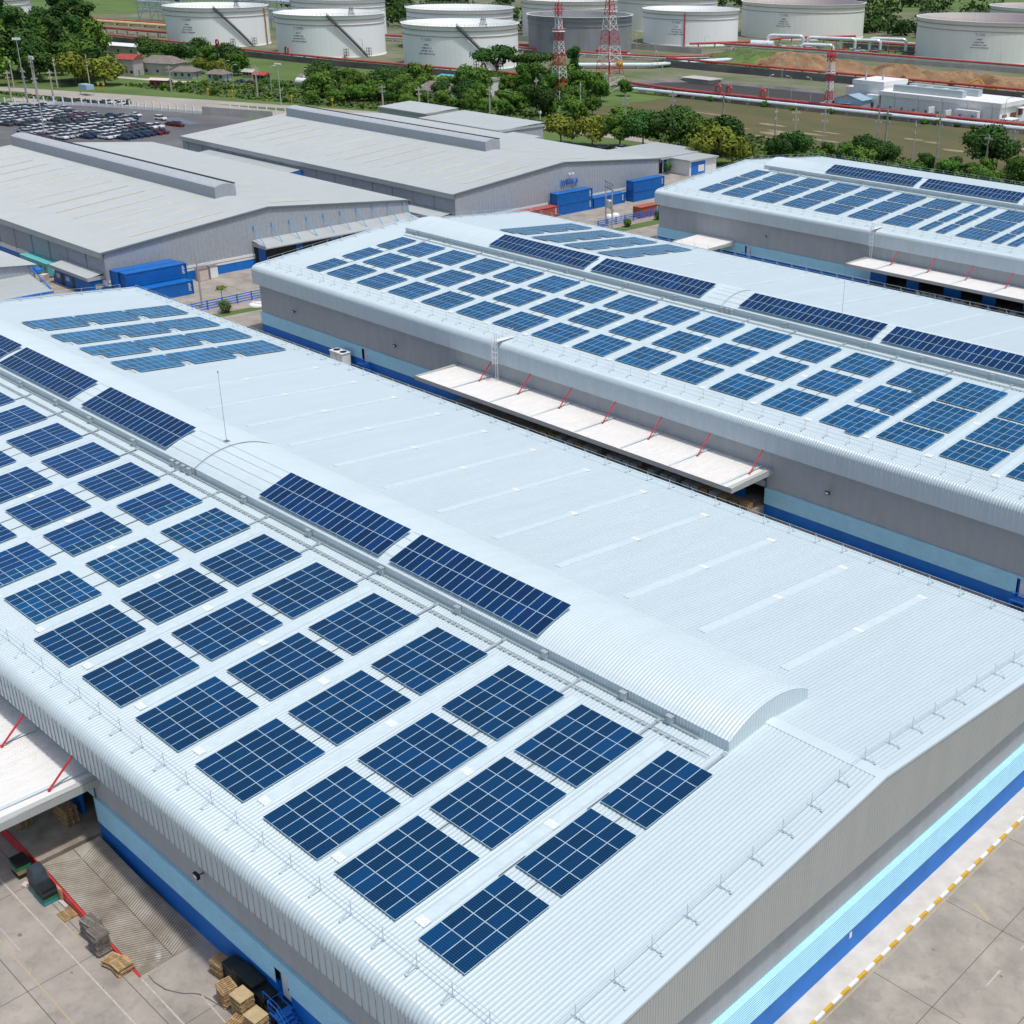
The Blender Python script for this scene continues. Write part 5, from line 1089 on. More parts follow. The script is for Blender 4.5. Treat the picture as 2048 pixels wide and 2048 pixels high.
mb = MB(); mb.add([(-251, 362.2, 4.5), (-244.7, 362.7, 6.3), (-245.2, 371, 6.3), (-251.5, 370.5, 4.5), (-238.4, 363.2, 4.5), (-239, 371.4, 4.5)], [(0, 1, 2, 3), (1, 4, 5, 2)]); obj('roof', mb, M['corr_lb'], Sh)
mb = MB(); mb.prism([(-247.5, 362.5), (-243.5, 362.85), (-243.5, 362.95), (-247.5, 362.7)], .1, 2.9); obj('doorway', mb, M['rustred'], Sh); mb = MB(); mb.prism([(-248, 361.5), (-243, 362), (-243, 363), (-248, 362.6)], 3.0, 3.15); obj('awning', mb, M['corr_lb'], Sh)
mb = MB(); mb.lathe((-245.5, 362.9, 5.0), [(0, 0), (.5, .0), (.5, .5), (0, .5)], 10); obj('emblem', mb, M['yellow'], Sh)
# ================================================================ small houses beyond the road
def house(label, x, y, rz, w_, d, h, rh, wallm, roofm, hip=True, flat=False):
    Hh = thing('house', label, 'house', (x, y, 0), None, rz); lo = lambda mbx, nm, mm: obj_local(nm, mbx, mm, Hh)
    mb = MB(); mb.box((-w_/2, -d/2, -.1), (w_/2, d/2, h)); lo(mb, 'wall', wallm)
    mb = MB(); e = .7; i = (d/2 if hip else -.0)*.8
    if flat: mb.box((-w_/2-.3, -d/2-.3, h), (w_/2+.3, d/2+.3, h+rh))
    else:
        mb.add([(-w_/2-e, -d/2-e, h-.1), (w_/2+e, -d/2-e, h-.1), (w_/2+e, d/2+e, h-.1), (-w_/2-e, d/2+e, h-.1), (-w_/2-e+i, 0, h+rh), (w_/2+e-i, 0, h+rh)], [(0, 1, 5, 4), (2, 3, 4, 5), (1, 2, 5), (3, 0, 4), (3, 2, 1, 0)])
    lo(mb, 'roof', roofm)
    for k in range(3):
        mb = MB(); xx = -w_/2+w_*(k+.5)/3; mb.box((xx-.6, -d/2-.04, 1), (xx+.6, -d/2-.001, 2.2)); lo(mb, 'window', M['glass'])
    mb = MB(); mb.box((w_/2+.001, -.5, 0), (w_/2+.04, .5, 2.1)); lo(mb, 'door', M['tile']); return Hh
house('grey house with brown hip roof beside the red roofed porch, by the big tree', -526, 241, .45, 17, 10, 5, 2.8, M['paleconc'], M['tile'])
house('small two storey house with red tiled roof among the trees', -531, 228, .45, 8, 7, 7, 1.8, M['paleconc'], M['redtile'], False)
house('open brown roofed pavilion on the green beyond the road, left one', -505, 240, .45, 10, 7, 3, 1.9, M['greywall'], M['tile'])
house('brown roofed pavilion on the green beyond the road, right one', -489, 246, .45, 8, 6, 2.8, 1.6, M['greywall'], M['tile'])
house('small reddish shed beside the lane on the green', -482, 215, .5, 8, 4, 3, .6, M['rustred'], M['pink'], False)
house('brown hip roofed house beside the white walled one in the middle distance', -378, 276, .2, 16, 11, 3.4, 3, M['white'], M['tile'])
house('white blank walled building behind the brown hip roof', -376, 294, .25, 17, 9, 6.0, 1, M['white'], M['oldroof'], False, True)
house('turquoise roofed small shed left of the white blank walled building', -402, 302, .2, 8, 6, 4.5, .8, M['paleconc'], mat('turquoise_roof', (.13, .42, .48), .5), False)
house('brown roofed house half hidden in bushes on the green', -425, 266, .4, 12, 8, 3, 2, M['paleconc'], M['tile'])
house('long white roofed shed behind the trees below the bund wall', -625, 274, .28, 26, 8, 4, 1, M['paleconc'], M['white'], False)
house('white flat roofed shed right of the long white shed', -592, 290, .25, 18, 8, 3.5, .8, M['paleconc'], M['white'], False, True)
house('blue grey roofed shed with dark open gable at the upper left', -757, 308, .25, 24, 13, 6, 2.8, M['darksteel'], M['corr_lb'], False)
house('low brown shed in front of the bund wall', -455, 268, .3, 7, 4, 2.6, 1, M['tile'], M['tile'], False)
house('small brown hut beside the pale van on the green', -475, 258, .3, 6, 4, 2.6, 1, M['tile'], M['redtile'], False)
house('small grey hut by the lane', -490, 262, .3, 5, 4, 2.4, 1, M['paleconc'], M['paleconc'], False)
# steel frame and sheds at the upper left corner
K = thing('process_frame', 'grey open steel process frame with pipes at the upper left', 'steel frame', (-760, 400, 0)); mb = MB()
for i in range(14):
    for j in range(2): mb.tube((-830+i*12, 392+i*2+j*14, 0), (-830+i*12, 392+i*2+j*14, 22), .4, 4)
for z in (6, 11, 16, 21):
    for j in range(2): mb.tube((-830, 392+j*14, z), (-674, 418+j*14, z), .35, 4)
    for i in range(14): mb.tube((-830+i*12, 392+i*2, z), (-830+i*12, 406+i*2, z), .3, 4)
for i in range(13): mb.tube((-830+i*12, 392+i*2, 0), (-818+i*12, 394+i*2, 16), .2, 4)
obj('frame', mb, M['steel'], K)
for z, r_ in ((6.9, .7), (8.3, .5), (12, .8), (17, .7)):
    mb = MB(); mb.tube((-835, 396, z), (-670, 423, z), r_, 8); obj('pipe', mb, M['pipe'], K)
# low flat roofed sheds behind the lettered warehouse, blue office
for lab, a, b_, h in (('low grey flat roofed shed behind the centre warehouse, largest of three', (-300, 203), (-262, 222), 7.2), ('low pale shed beside the grey flat roofed one behind the centre warehouse', (-281, 196), (-250, 209), 5.6), ('small grey shed farthest left behind the centre warehouse', (-338, 216), (-312, 230), 6.0)):
    K = thing('flat_shed', lab, 'shed', ((a[0]+b_[0])/2, (a[1]+b_[1])/2, 0)); mb = MB(); mb.box((a[0]+.3, a[1]+.3, 0), (b_[0]-.3, b_[1]-.3, h-.3)); obj('wall', mb, M['oldwall'], K)
    mb = MB(); st = rib_stations(a[0], b_[0], .6, .04); mb.grid([[(x, a[1], h-.2+d) for x, d in st], [(x, b_[1], h+.5+d) for x, d in st]]); mb.box((a[0], a[1], h-.7), (b_[0], a[1]+.08, h-.2)); mb.box((b_[0]-.08, a[1], h-.7), (b_[0], b_[1], h+.0)); obj('roof', mb, M['oldroof'], K)
Of = thing('office', 'blue and white flat roofed office behind the row of trees', 'office', (-212, 220, 0))
mb = MB(); mb.box((-224, 213, 0), (-208, 232, 4.0)); obj('wall', mb, M['blue'], Of); mb = MB(); mb.box((-225.5, 211, 4.0), (-206, 233, 4.7)); obj('roof_slab', mb, M['oldroof'], Of)
mb = MB(); mb.box((-207.8, 217.3, 0), (-199.2, 229, 3.9)); obj('front_wall', mb, M['white'], Of); mb = MB(); mb.box((-208, 216.8, 3.9), (-198.6, 229.4, 4.3)); obj('roof_slab', mb, M['oldroof'], Of)
mb = MB(); mb.box((-199.19, 218, .1), (-199.1, 224, 3.6)); obj('blue_panel', mb, M['fenceblue'], Of); mb = MB(); mb.box((-199.09, 221, .8), (-199.04, 223.5, 2.6)); obj('window', mb, M['white'], Of)
mb = MB(); [mb.box((-207.9, y, .3), (-207.85, y+1.6, 2.8)) for y in (213.6,)]; mb.box((-207.99, 214.6, 0), (-207.9, 216, 2.4)); obj('door', mb, M['glass'], Of)
mb = MB(); [mb.tube((-206.6, y, 0), (-206.6, y, 4), .12, 6) for y in (211.8, 214.5, 216.5)]; obj('porch_post', mb, M['white'], Of)
# ================================================================ parked cars
def car_mb(kind):
    """a car heading +x, body + roof lofted from side profiles; returns body, glass, wheels"""
    if kind == 'pickup': L_ = 5.3; low = [(-2.65, .45), (-2.65, 1.0), (-.75, 1.02), (-.7, 1.02), (1.0, 1.02), (2.3, .95), (2.62, .8), (2.65, .45)]; cab = (-.85, 1.15, -.55, .45, 1.75)
    elif kind == 'suv': L_ = 4.8; low = [(-2.4, .45), (-2.4, 1.0), (-1.2, 1.05), (0, 1.05), (1.1, 1.05), (2.1, .95), (2.38, .8), (2.4, .45)]; cab = (-2.3, 1.15, -1.95, .4, 1.75)
    else: L_ = 4.6; low = [(-2.3, .4), (-2.3, .9), (-1.5, .98), (0, .98), (.9, .95), (2.0, .85), (2.28, .7), (2.3, .4)]; cab = (-1.75, 1.1, -1.05, .25, 1.45)
    b = MB(); W2 = .88
    rows = []
    for s in (-1, -.93, .93, 1):
        rows.append([(x, s*W2, z if abs(s) < 1 else .4+(z-.4)*.82) for x, z in low])
    b.grid(rows); n = len(low)
    b.add(rows[0], [tuple(range(n))]); b.add(rows[3], [tuple(range(n))[::-1]])
    x0, x1, r0, r1, zt = cab; zb = .98
    g = MB(); a = [(x0, zb), (x1, zb), (r1, zt-.06), (r0, zt-.06)]; wi = .82; wo = .66
    v = [(x, s*(wi if z == zb else wo), z) for s in (-1, 1) for x, z in a]
    g.add(v, [(0, 1, 2, 3), (7, 6, 5, 4), (1, 5, 6, 2), (4, 0, 3, 7)])
    b.add([(r0, -wo-.02, zt-.06), (r1, -wo-.02, zt-.06), (r1, wo+.02, zt-.06), (r0, wo+.02, zt-.06), (r0+.1, -wo+.08, zt), (r1-.1, -wo+.08, zt), (r1-.1, wo-.08, zt), (r0+.1, wo-.08, zt)], [(4, 5, 6, 7), (0, 1, 5, 4), (1, 2, 6, 5), (2, 3, 7, 6), (3, 0, 4, 7)])
    if kind == 'pickup': b.add([(-2.55, -.75, 1.03), (-.95, -.75, 1.03), (-.95, .75, 1.03), (-2.55, .75, 1.03)], [(0, 1, 2, 3)], 1)
    for px, py in ((1, 1), (1, -1), (-1, 1), (-1, -1)): b.tube((px*L_*.3, py*.72, .33), (px*L_*.3, py*.9, .33), .34, 10, 2)
    return b, g
CARS = {}
def car(kind, ci, x, y, rz, label, group):
    key = (kind, ci)
    if key in CARS: return dup(CARS[key], (x, y, -.02), rz, label, group)
    b, g = car_mb(kind); o = obj('parked_car', b, [CARP[ci][1], M['black'], M['tyre']], origin=(0, 0, 0)); tag(o, label, 'car', group); o.location = (x, y, -.02); o.rotation_euler = (0, 0, rz)
    me = bpy.data.meshes.new('window'); me.from_pydata(g.v, [], g.f); me.materials.append(M['glass']); me.update(); gl = link(bpy.data.objects.new('window', me)); gl.parent = o
    proto_done(o); CARS[key] = o; return o
def inside(p, poly):
    c = False; n = len(poly)
    for i in range(n):
        (x0, y0), (x1, y1) = poly[i], poly[i-1]
        if (y0 > p[1]) != (y1 > p[1]) and p[0] < (x1-x0)*(p[1]-y0)/(y1-y0)+x0: c = not c
    return c
rs = random.Random(4); ncar = 0
BL1 = [(-468, 128), (-462, 141), (-455, 152), (-440, 155), (-424, 153), (-414, 158), (-404, 162), (-399, 158), (-409, 148), (-414, 139), (-409, 127), (-430, 112)]
BL2 = [(-402, 121), (-401, 127), (-408, 135), (-408, 150), (-401, 155), (-385, 156.5), (-374, 158), (-362, 148), (-362, 138), (-372, 128), (-384, 118)]
HEAD = .22
def lot(poly, nm):
    global ncar
    ca, sa = math.cos(HEAD), math.sin(HEAD); cx = sum(p[0] for p in poly)/len(poly); cy = sum(p[1] for p in poly)/len(poly)
    run = 0; col = 0
    for i in range(-9, 10):
        for j in range(-18, 19):
            u, v = i*5.5, j*2.55; x, y = cx+u*ca-v*sa, cy+u*sa+v*ca
            if not inside((x, y), poly) or not vis(x, y, 1, .01) or ncar > 298 or rs.random() < .03: continue
            if run <= 0: run = rs.randint(1, 5); col = rs.choice((0, 0, 0, 1, 1, 2, 2, 3, 3, 4))
            run -= 1
            cname = CARP[col][0]
            car(rs.choice(('pickup', 'suv', 'sedan', 'pickup')), col, x, y, HEAD+rs.uniform(-.02, .02), '%s car parked in the packed %s of the car lot' % (cname, nm), 'cars packed in the car lot'); ncar += 1
lot(BL1, 'upper left block'); lot(BL2, 'lower right block')
for kind, c, x, y, lab in (('sedan', 0, -409.5, 165, 'white car standing alone in the lot nearest to the white fence'), ('suv', 0, -395.5, 166.7, 'white car standing alone in front of the blue painted bays of the lot'), ('sedan', 4, -381, 162.6, 'dark red car at the lot edge, farther from the grey roof of the two'), ('suv', 4, -378, 163.4, 'dark red car at the lot edge, right against the grey warehouse roof')):
    car(kind, c, x, y, HEAD, lab, None)
for k, (x, y, c) in enumerate(((-447, 174, 0), (-444.5, 177.5, 0), (-441, 176.5, 0), (-442, 179.5, 2))): car('suv', c, x, y, .5+k*.7, 'white car in the tight cluster outside the white lot fence' if c == 0 else 'dark car in the cluster outside the white lot fence', 'cars clustered outside the lot fence')
for k in range(6): car('pickup', (1, 3, 2)[k % 3], -464+k*3.9, 161+k*1.9, .4, 'car parked along the outside of the white lot fence', 'cars along the outside of the lot fence')
car('pickup', 3, -471.5, 246, .3, 'blue pickup on the grey pad below the bund wall', None); car('sedan', 4, -467, 248, .3, 'dark car beside the blue pickup below the bund wall', None)
K = tag(obj('tank_trailer', (lambda m_: (m_.tube((-448, 258, 1.9), (-441, 259.5, 1.9), 1.6, 14), m_.tube((-444.5, 258.8, 3.2), (-444.5, 258.8, 4.6), .2, 8), m_.rbox((-444.5, 258.8, 0), (4, 2, .6), .2), m_)[-1])(MB()), M['white']), 'white round bodied tank lying on the green below the bund wall', 'tank')
car('suv', 1, -258.5, 368, .2, 'silver car by the foot of the small red and white mast', None)
for k, (x, y, c) in enumerate(((-243, 237, 0), (-240, 233, 0), (-236, 239, 1), (-232, 236, 0), (-226, 238, 3), (-248, 234, 2))): car('sedan', c, x, y, 1.4, 'car half hidden under the row of trees by the office', 'cars under the office trees')
mb = MB(); strip(mb, -399, 172, -380, 169, 6, -.01); struct('painted_bays', mb, mat('blue_bay_paint', (.11, .15, .20), .8, 0, .5, .5))
# white post fence of the lot and the grey wall
Fn = thing('lot_fence', 'white wall with regular white posts around the car lot', 'fence', (-440, 165, 0))
LF = [(-490, 118), (-480, 134), (-467, 144.5), (-459, 159), (-445.4, 166.6), (-423.3, 176.2), (-400.1, 185.1)]
mb = MB()
for (x0, y0), (x1, y1) in zip(LF, LF[1:]): d = Vector((x1-x0, y1-y0)); mb.rbox(((x0+x1)/2, (y0+y1)/2, -.1), (d.length, .25, 1.1), math.atan2(d.y, d.x))
obj('low_wall', mb, M['white'], Fn)
for (x0, y0), (x1, y1) in zip(LF, LF[1:]):
    L_ = math.hypot(x1-x0, y1-y0); n = max(1, int(L_/3.3))
    for k in range(n): mb = MB(); mb.box((x0+(x1-x0)*k/n-.22, y0+(y1-y0)*k/n-.22, 0), (x0+(x1-x0)*k/n+.22, y0+(y1-y0)*k/n+.22, 2.9)); obj('post', mb, M['white'], Fn)
wallrun('plain grey precast wall between the white lot fence and the warehouse', [(-399.5, 185.2), (-384, 191), (-372, 196)], 2.6, .25, M['paleconc'], 'precast_wall')
Fn = thing('post_fence', 'row of white posts with wire beyond the grey precast wall', 'fence', (-385, 205, 0))
for k in range(9): mb = MB(); mb.rbox((-399+k*3.4, 196+k*1.6, 0), (.3, .3, 2.4), 0); obj('post', mb, M['white'], Fn)
# ================================================================ poles
pro = {}
def pole(label, x, y, h, kind, group):
    key = (kind,)
    if key not in pro:
        P = thing('utility_pole' if kind == 'wire' else 'lamp_post', label, 'pole' if kind == 'wire' else 'street lamp', (0, 0, 0), group); mb = MB()
        if kind == 'wire':
            mb.box((-.26, -.2, 0), (.26, .2, 6)); mb.box((-.2, -.15, 6), (.2, .15, 10)); pm = obj_local('shaft', mb, M['pole'], P)
            mb = MB(); mb.box((-1.4, -.1, 8.9), (1.4, .1, 9.15)); mb.box((-1.1, -.1, 7.4), (1.1, .1, 7.62)); obj_local('crossarm', mb, M['pole'], P)
            mb = MB(); [mb.tube((xx, 0, zz), (xx, 0, zz+.35), .07, 5) for xx, zz in ((-1, 9.1), (-.4, 9.1), (.4, 9.1), (1, 9.1), (-.7, 7.58), (.7, 7.58))]; obj_local('insulator', mb, M['white'], P)
        elif kind == 'lamp':
            mb = MB(); mb.tube((0, 0, 0), (0, 0, 8.8), .14, 6, 0, .08); mb.pathtube([(0, 0, 8.8), (.5, 0, 9.5), (1.6, 0, 9.9)], .07, 5); obj_local('shaft', mb, M['steel'], P)
            mb = MB(); mb.box((1.5, -.2, 9.75), (2.5, .2, 9.98)); obj_local('lamp_head', mb, M['white'], P)
        else:
            mb = MB(); mb.tube((0, 0, 0), (0, 0, 10), .22, 8, 0, .12); obj_local('shaft', mb, M['steel'], P)
            mb = MB(); mb.box((-1.3, -.15, 9.75), (1.3, .15, 9.85)); [mb.box((xx-.3, -.45, 9.6), (xx+.3, -.1, 10.0)) for xx in (-1.1, -.3, .5, 1.2)]; obj_local('flood_head', mb, M['white'], P)
        proto_done(P); pro[key] = P; P.location = (x, y, 0); P.scale = (1, 1, h/10); return P
    o = dup(pro[key], (x, y, 0), random.uniform(0, 6), label, group); o.scale = (1, 1, h/10); return o
g1 = 'concrete power poles along the road behind the warehouses'
for x, y, h in ((-245.8, 289.7, 12), (-208.5, 269, 13), (-199.3, 266.5, 14), (-193.2, 273, 13.5), (-173.1, 271, 16), (-171.2, 272.5, 16), (-159.9, 269.6, 14), (-154.4, 273.3, 17), (-142.2, 279.8, 11), (-137.4, 284.8, 13), (-120, 281, 13), (-264, 261, 12.5), (-260, 280, 12.5), (-299.8, 276, 12.5), (-317.2, 271, 13), (-326.8, 257, 10), (-343.6, 238.5, 10), (-357.9, 233.3, 10)):
    pole('concrete power pole with crossarms along the road behind the warehouses', x, y, h, 'wire', g1)
g2 = 'power poles along the road at the upper left'
for x, y, h in ((-517.5, 170, 11), (-512, 176, 11), (-503, 181.3, 12), (-497.6, 192.2, 13), (-462.7, 151, 13), (-461.4, 160.2, 12), (-470.3, 158.1, 9), (-425.5, 224.4, 12), (-465.4, 210.2, 10), (-487, 149, 11), (-479, 152, 11)):
    pole('power pole beside the road at the upper left, by the car lot', x, y, h, 'wire', g2)
pole('tall floodlight mast rising out of the packed car lot', -389.5, 123.2, 24, 'flood', None)
pole('tall floodlight mast on the verge behind the white lot fence', -482, 159, 22, 'flood', None)
pole('tall slim floodlight pole at the road end of the grey roof', -401.3, 218.9, 15, 'flood', None)
g3 = 'lamp posts on the tank farm and the lane'
for x, y in ((-566, 283), (-540, 262), (-600, 300), (-520, 214), (-470, 238), (-455, 232), (-440, 240), (-420, 246), (-345, 300), (-330, 320), (-345, 243.7), (-380, 408), (-330, 437), (-372, 455), (-333, 452), (-285, 367), (-276, 370), (-268, 372), (-300, 545), (-280, 548), (-262, 550), (-340, 541), (-420, 490), (-450, 470), (-410, 440), (-185, 372), (-181, 380), (-480, 344), (-560, 330), (-520, 345), (-545, 470)):
    pole('grey lamp post on the tank farm side of the road', x, y, 10, 'lamp', g3)
for x, y in ((-486, 190), (-483.5, 191), (-441, 212), (-430, 216), (-402, 224), (-383, 229), (-357, 238), (-306, 262)):
    mb = MB(); mb.tube((x, y, 0), (x, y, 3), .15, 6); mb.box((x-.35, y-.35, 2.4), (x+.35, y+.35, 3.2)); tag(obj('marker_post', mb, [M['yellow']][0] if y < 230 else M['white']), 'short pipeline marker post on the verge beside the road', 'marker post', 'marker posts along the verge')
mb = MB(); mb.box((-480.5, 179.3, 2.2), (-474, 182.5, 4)); mb.tube((-480, 179.5, 0), (-480, 179.5, 4), .15, 5); mb.tube((-474.4, 182.3, 0), (-474.4, 182.3, 4), .15, 5); tag(obj('gate_sign', mb, M['corr_lb']), 'pale blue gate board on two legs beside the upper left road', 'sign')
mb = MB(); mb.lathe((-393, 396, 0), [(0, 0), (.25, 0), (.25, 3), (1.3, 3.2), (1.7, 4.2), (1.3, 5.2), (0, 5.6)], 14); tag(obj('yellow_tank', mb, M['yellow'], smooth=True), 'small yellow round vessel right of the taller lattice mast', 'vessel')
K = thing('excavator', 'yellow excavator working on the soil behind the white plant', 'excavator', (-237, 458, 0)); mb = MB(); mb.rbox((-237, 458, .9), (4.2, 3, 1.6), .2); mb.rbox((-235.5, 458.8, 2.3), (1.6, 1.4, 1.4), .2); obj('cab', mb, M['yellow'], K)
mb = MB(); mb.pathtube([(-238, 457, 2), (-241, 456, 5.5), (-244.5, 455, 4), (-245, 455, 1.6)], .3, 6); obj('boom', mb, M['yellow'], K); mb = MB(); mb.rbox((-237, 456.6, 0), (4.6, .8, .95), .2); mb.rbox((-237, 459.4, 0), (4.6, .8, .95), .2); obj('track', mb, M['black'], K)
# ================================================================ trees, shrubs, weeds
def leaf_cloud(mb, blobs, n, s, rg, m=0):
    tot = sum(b[3]**2 for b in blobs)
    for bx, by, bz, br, sq in blobs:
        for _ in range(int(n*br*br/tot)):
            u = rg.uniform(-1, 1); t = rg.uniform(0, 6.283); q = math.sqrt(1-u*u); r_ = br*(rg.uniform(.4, 1)**.5)*(rg.uniform(1.05, 1.35) if rg.random() < .12 else 1)*(1+.18*math.sin(5*t+bx*3)*q)
            c = Vector((bx+r_*q*math.cos(t), by+r_*q*math.sin(t), bz+r_*u*sq))
            d = Vector((q*math.cos(t)+rg.uniform(-.7, .7), q*math.sin(t)+rg.uniform(-.7, .7), u+rg.uniform(-.4, 1.0))).normalized()
            a = d.orthogonal().normalized(); a = (Matrix.Rotation(rg.uniform(0, 6.28), 3, d) @ a); b_ = d.cross(a); e = s*rg.uniform(.6, 1.3)
            mb.add([c+a*e, c+b_*e*.62, c-a*e*.9, c-b_*e*.55], [(0, 1, 2, 3)], m)
TP = {}
def tree_proto(key, h, rad, leaf, seed, kind='round', nl=2600, s=.45):
    rg = random.Random(seed); T = thing('shrub' if kind == 'low' else 'broadleaf_tree', 'tree', 'shrub' if kind == 'low' else 'tree', (0, 0, 0)); mb = MB(); cb = h*.34
    mb.tube((0, 0, -.2), (rg.uniform(-.3, .3), rg.uniform(-.3, .3), h*.55), h*.028, 8, 0, h*.014)
    blobs = []; nb = 11 if kind == 'round' else 9
    for k in range(nb):
        t = k*2.4+rg.uniform(-.4, .4); rr = rad*rg.uniform(.3, .68)
        if kind == 'round': z = cb+(h-cb)*rg.uniform(.15, .8)
        elif kind == 'low': z = h*rg.uniform(.3, .6)
        elif kind == 'tall': rr *= .6; z = cb*.5+(h-cb*.5)*(k+.5)/nb
        else: z = h*rg.uniform(.68, .86); rr = rad*rg.uniform(.35, .8)
        br = rad*(rg.uniform(.34, .52) if kind != 'flat' else rg.uniform(.26, .4)); bx, by = rr*math.cos(t), rr*math.sin(t)
        blobs.append((bx, by, z, br, .8 if kind != 'flat' else .4)); mb.tube((0, 0, h*rg.uniform(.25, .5)), (bx*.8, by*.8, z), h*.012, 5, 0, h*.005)
    blobs.append((0, 0, h-rad*.35, rad*.45, .8)); obj_local('trunk', mb, M['bark'], T)
    mb = MB(); leaf_cloud(mb, blobs, nl, s, rg); obj_local('crown', mb, leaf, T); proto_done(T); TP[key] = T; return T
spec = {'a': (9, 5.0, 'leaf', 'round'), 'b': (10, 5.4, 'leafdark', 'round'), 'c': (8, 5.2, 'leafyel', 'round'), 'd': (14, 4.2, 'leafdark', 'tall'), 'e': (9.5, 8.0, 'leafdark', 'flat'), 'f': (6.5, 3.6, 'leaf', 'round'), 'g': (2.6, 2.2, 'leaf', 'low')}
for i, (k, (h, r_, lf, kd)) in enumerate(spec.items()): tree_proto(k, h, r_, M[lf], 40+i, kd, *((700, .3) if kd == 'low' else ()))
tused = set(); rt_ = random.Random(77)
def tree(k, x, y, s, label, group=None):
    T = TP[k]
    if k in tused: o = dup(T, (x, y, -.1), rt_.uniform(0, 6.28), label, group)
    else: o = T; T.location = (x, y, -.1); tag(T, label, T['category'], group); tused.add(k)
    f = rt_.uniform(.88, 1.12); o.scale = (s*f, s*f, s*rt_.uniform(.88, 1.15)); return o
def scatter(poly, n, keys, smin, smax, label, group, gap=4.5):
    xs = [p[0] for p in poly]; ys = [p[1] for p in poly]; pts = []; tries = 0
    while len(pts) < n and tries < 9000:
        tries += 1; x, y = rt_.uniform(min(xs), max(xs)), rt_.uniform(min(ys), max(ys))
        if inside((x, y), poly) and all((x-a)**2+(y-b_)**2 > gap*gap for a, b_ in pts): pts.append((x, y)); tree(rt_.choice(keys), x, y, rt_.uniform(smin, smax), label, group)
scatter([(-545, 150), (-520, 176), (-512, 196), (-545, 228), (-640, 262), (-740, 285), (-760, 240), (-660, 180)], 56, 'bbdab', 1.25, 1.95, 'dark green tree in the dense grove at the upper left', 'trees of the dense grove at the upper left', 6)
for x, y, s, k, l in ((-668, 262, 2.0, 'd', 'tall feathery dark tree at the upper left in front of the white tank'), (-660, 270, 1.8, 'd', 'tall feathery dark tree right of its twin at the upper left'), (-690, 240, 1.9, 'd', 'tall feathery dark tree at the left picture edge')): tree(k, x, y, s, l)
tree('c', -509, 192, 1.55, 'broad olive green tree standing before the grove, left one of the pair'); tree('c', -504, 202, 1.5, 'broad olive yellow tree before the grove, right one of the pair'); tree('b', -520, 205, 1.4, 'dark rounded tree behind the broad olive pair')
for x, y, s, k in ((-545, 262, 1.2, 'b'), (-538, 270, 1.1, 'a'), (-560, 255, 1.2, 'b'), (-528, 275, 1.15, 'b'), (-512, 268, 1.2, 'b'), (-500, 262, 1.0, 'a'), (-555, 275, 1.1, 'b'), (-570, 268, 1.1, 'a'), (-585, 265, 1.2, 'b'), (-516, 254, .8, 'c'), (-545, 248, .9, 'a'), (-494, 250, .9, 'c')):
    tree(k, x, y, s, 'leafy tree around the brown roofed pavilions below the bund wall', 'trees by the pavilions')
tree('b', -418, 250, 1.25, 'dark rounded tree alone on the green behind the long grey roof'); tree('a', -410, 295, .75, 'small bright bush tree on the green near the bund wall')
tree('e', -412, 337, 1.7, 'wide flat topped dark tree below the nearest stair tank'); tree('e', -398, 345, 1.3, 'flat topped dark tree right of the wider one below the nearest stair tank'); tree('d', -362, 335, 1.05, 'dark upright tree at the foot of the taller lattice mast')
scatter([(-420, 232), (-380, 250), (-385, 268), (-355, 300), (-330, 295), (-322, 318), (-338, 345), (-372, 330), (-395, 300), (-425, 258)], 52, 'abfaf', .8, 1.3, 'green tree in the thicket around the two lattice masts', 'trees of the thicket by the masts', 4)
scatter([(-400, 228), (-340, 252), (-300, 268), (-270, 276), (-275, 288), (-312, 290), (-345, 285), (-400, 250)], 44, 'fafab', .55, 1.05, 'low leafy tree in the belt between road and dry field', 'low trees along the road', 4)
for i, (x, y, s, k) in enumerate(((-264, 231, 1.15, 'c'), (-255, 236, 1.0, 'c'), (-247, 240, 1.05, 'a'), (-238, 241, 1.15, 'b'), (-229, 243, 1.25, 'b'), (-222, 246, 1.3, 'b'), (-213, 239, 1.15, 'a'), (-206, 235, 1.3, 'c'), (-202, 240, 1.1, 'c'), (-214, 250, 1.2, 'b'), (-232, 252, 1.1, 'b'), (-222, 256, 1.1, 'a'))):
    tree(k, x, y, s*1.05, 'rounded tree in the row in front of the blue office', 'trees in the row by the office')
scatter([(-200, 246), (-60, 262), (-60, 284), (-120, 284), (-205, 266)], 46, 'baf', .5, .95, 'bushy young tree in the thicket behind the far right warehouse', 'bushes behind the far right warehouse', 3)
scatter([(-206, 244), (-60, 252), (-60, 286), (-120, 286), (-205, 272)], 80, 'g', .5, 1.1, 'low green shrub among the bushes behind the far right warehouse', 'low shrubs behind the far right warehouse', 2)
tree('b', -147, 287, 1.2, 'dark bushy tree taller than the thicket behind the far right warehouse'); tree('b', -141, 284, 1.0, 'dark tree right of the tallest bush behind the far right warehouse')
for x, y in ((-262, 352), (-246, 354), (-224, 358), (-208, 357), (-203, 358), (-196, 359), (-170, 362), (-158, 362), (-275, 352), (-300, 349), (-180, 361), (-190, 360), (-318, 350)):
    tree('g', x, y, rt_.uniform(.5, 1.0), 'small shrub growing along the pipe bundle at the dry field', 'shrubs along the pipe bundle')
for x, y in ((-470, 226), (-458, 230), (-478, 232), (-446, 238), (-438, 232), (-488, 244), (-462, 252), (-432, 242), (-452, 222), (-440, 255), (-425, 240), (-474, 212), (-462, 214), (-450, 250), (-436, 262), (-480, 222), (-446, 218)):
    tree('g', x, y, rt_.uniform(.7, 1.3), 'low bush scattered on the green beyond the upper road', 'bushes on the green')
scatter([(-420, 452), (-352, 456), (-375, 498), (-400, 528), (-425, 520)], 22, 'g', .35, .7, 'low bush on the green mound left of the soil heaps', 'bushes on the green mound', 4)
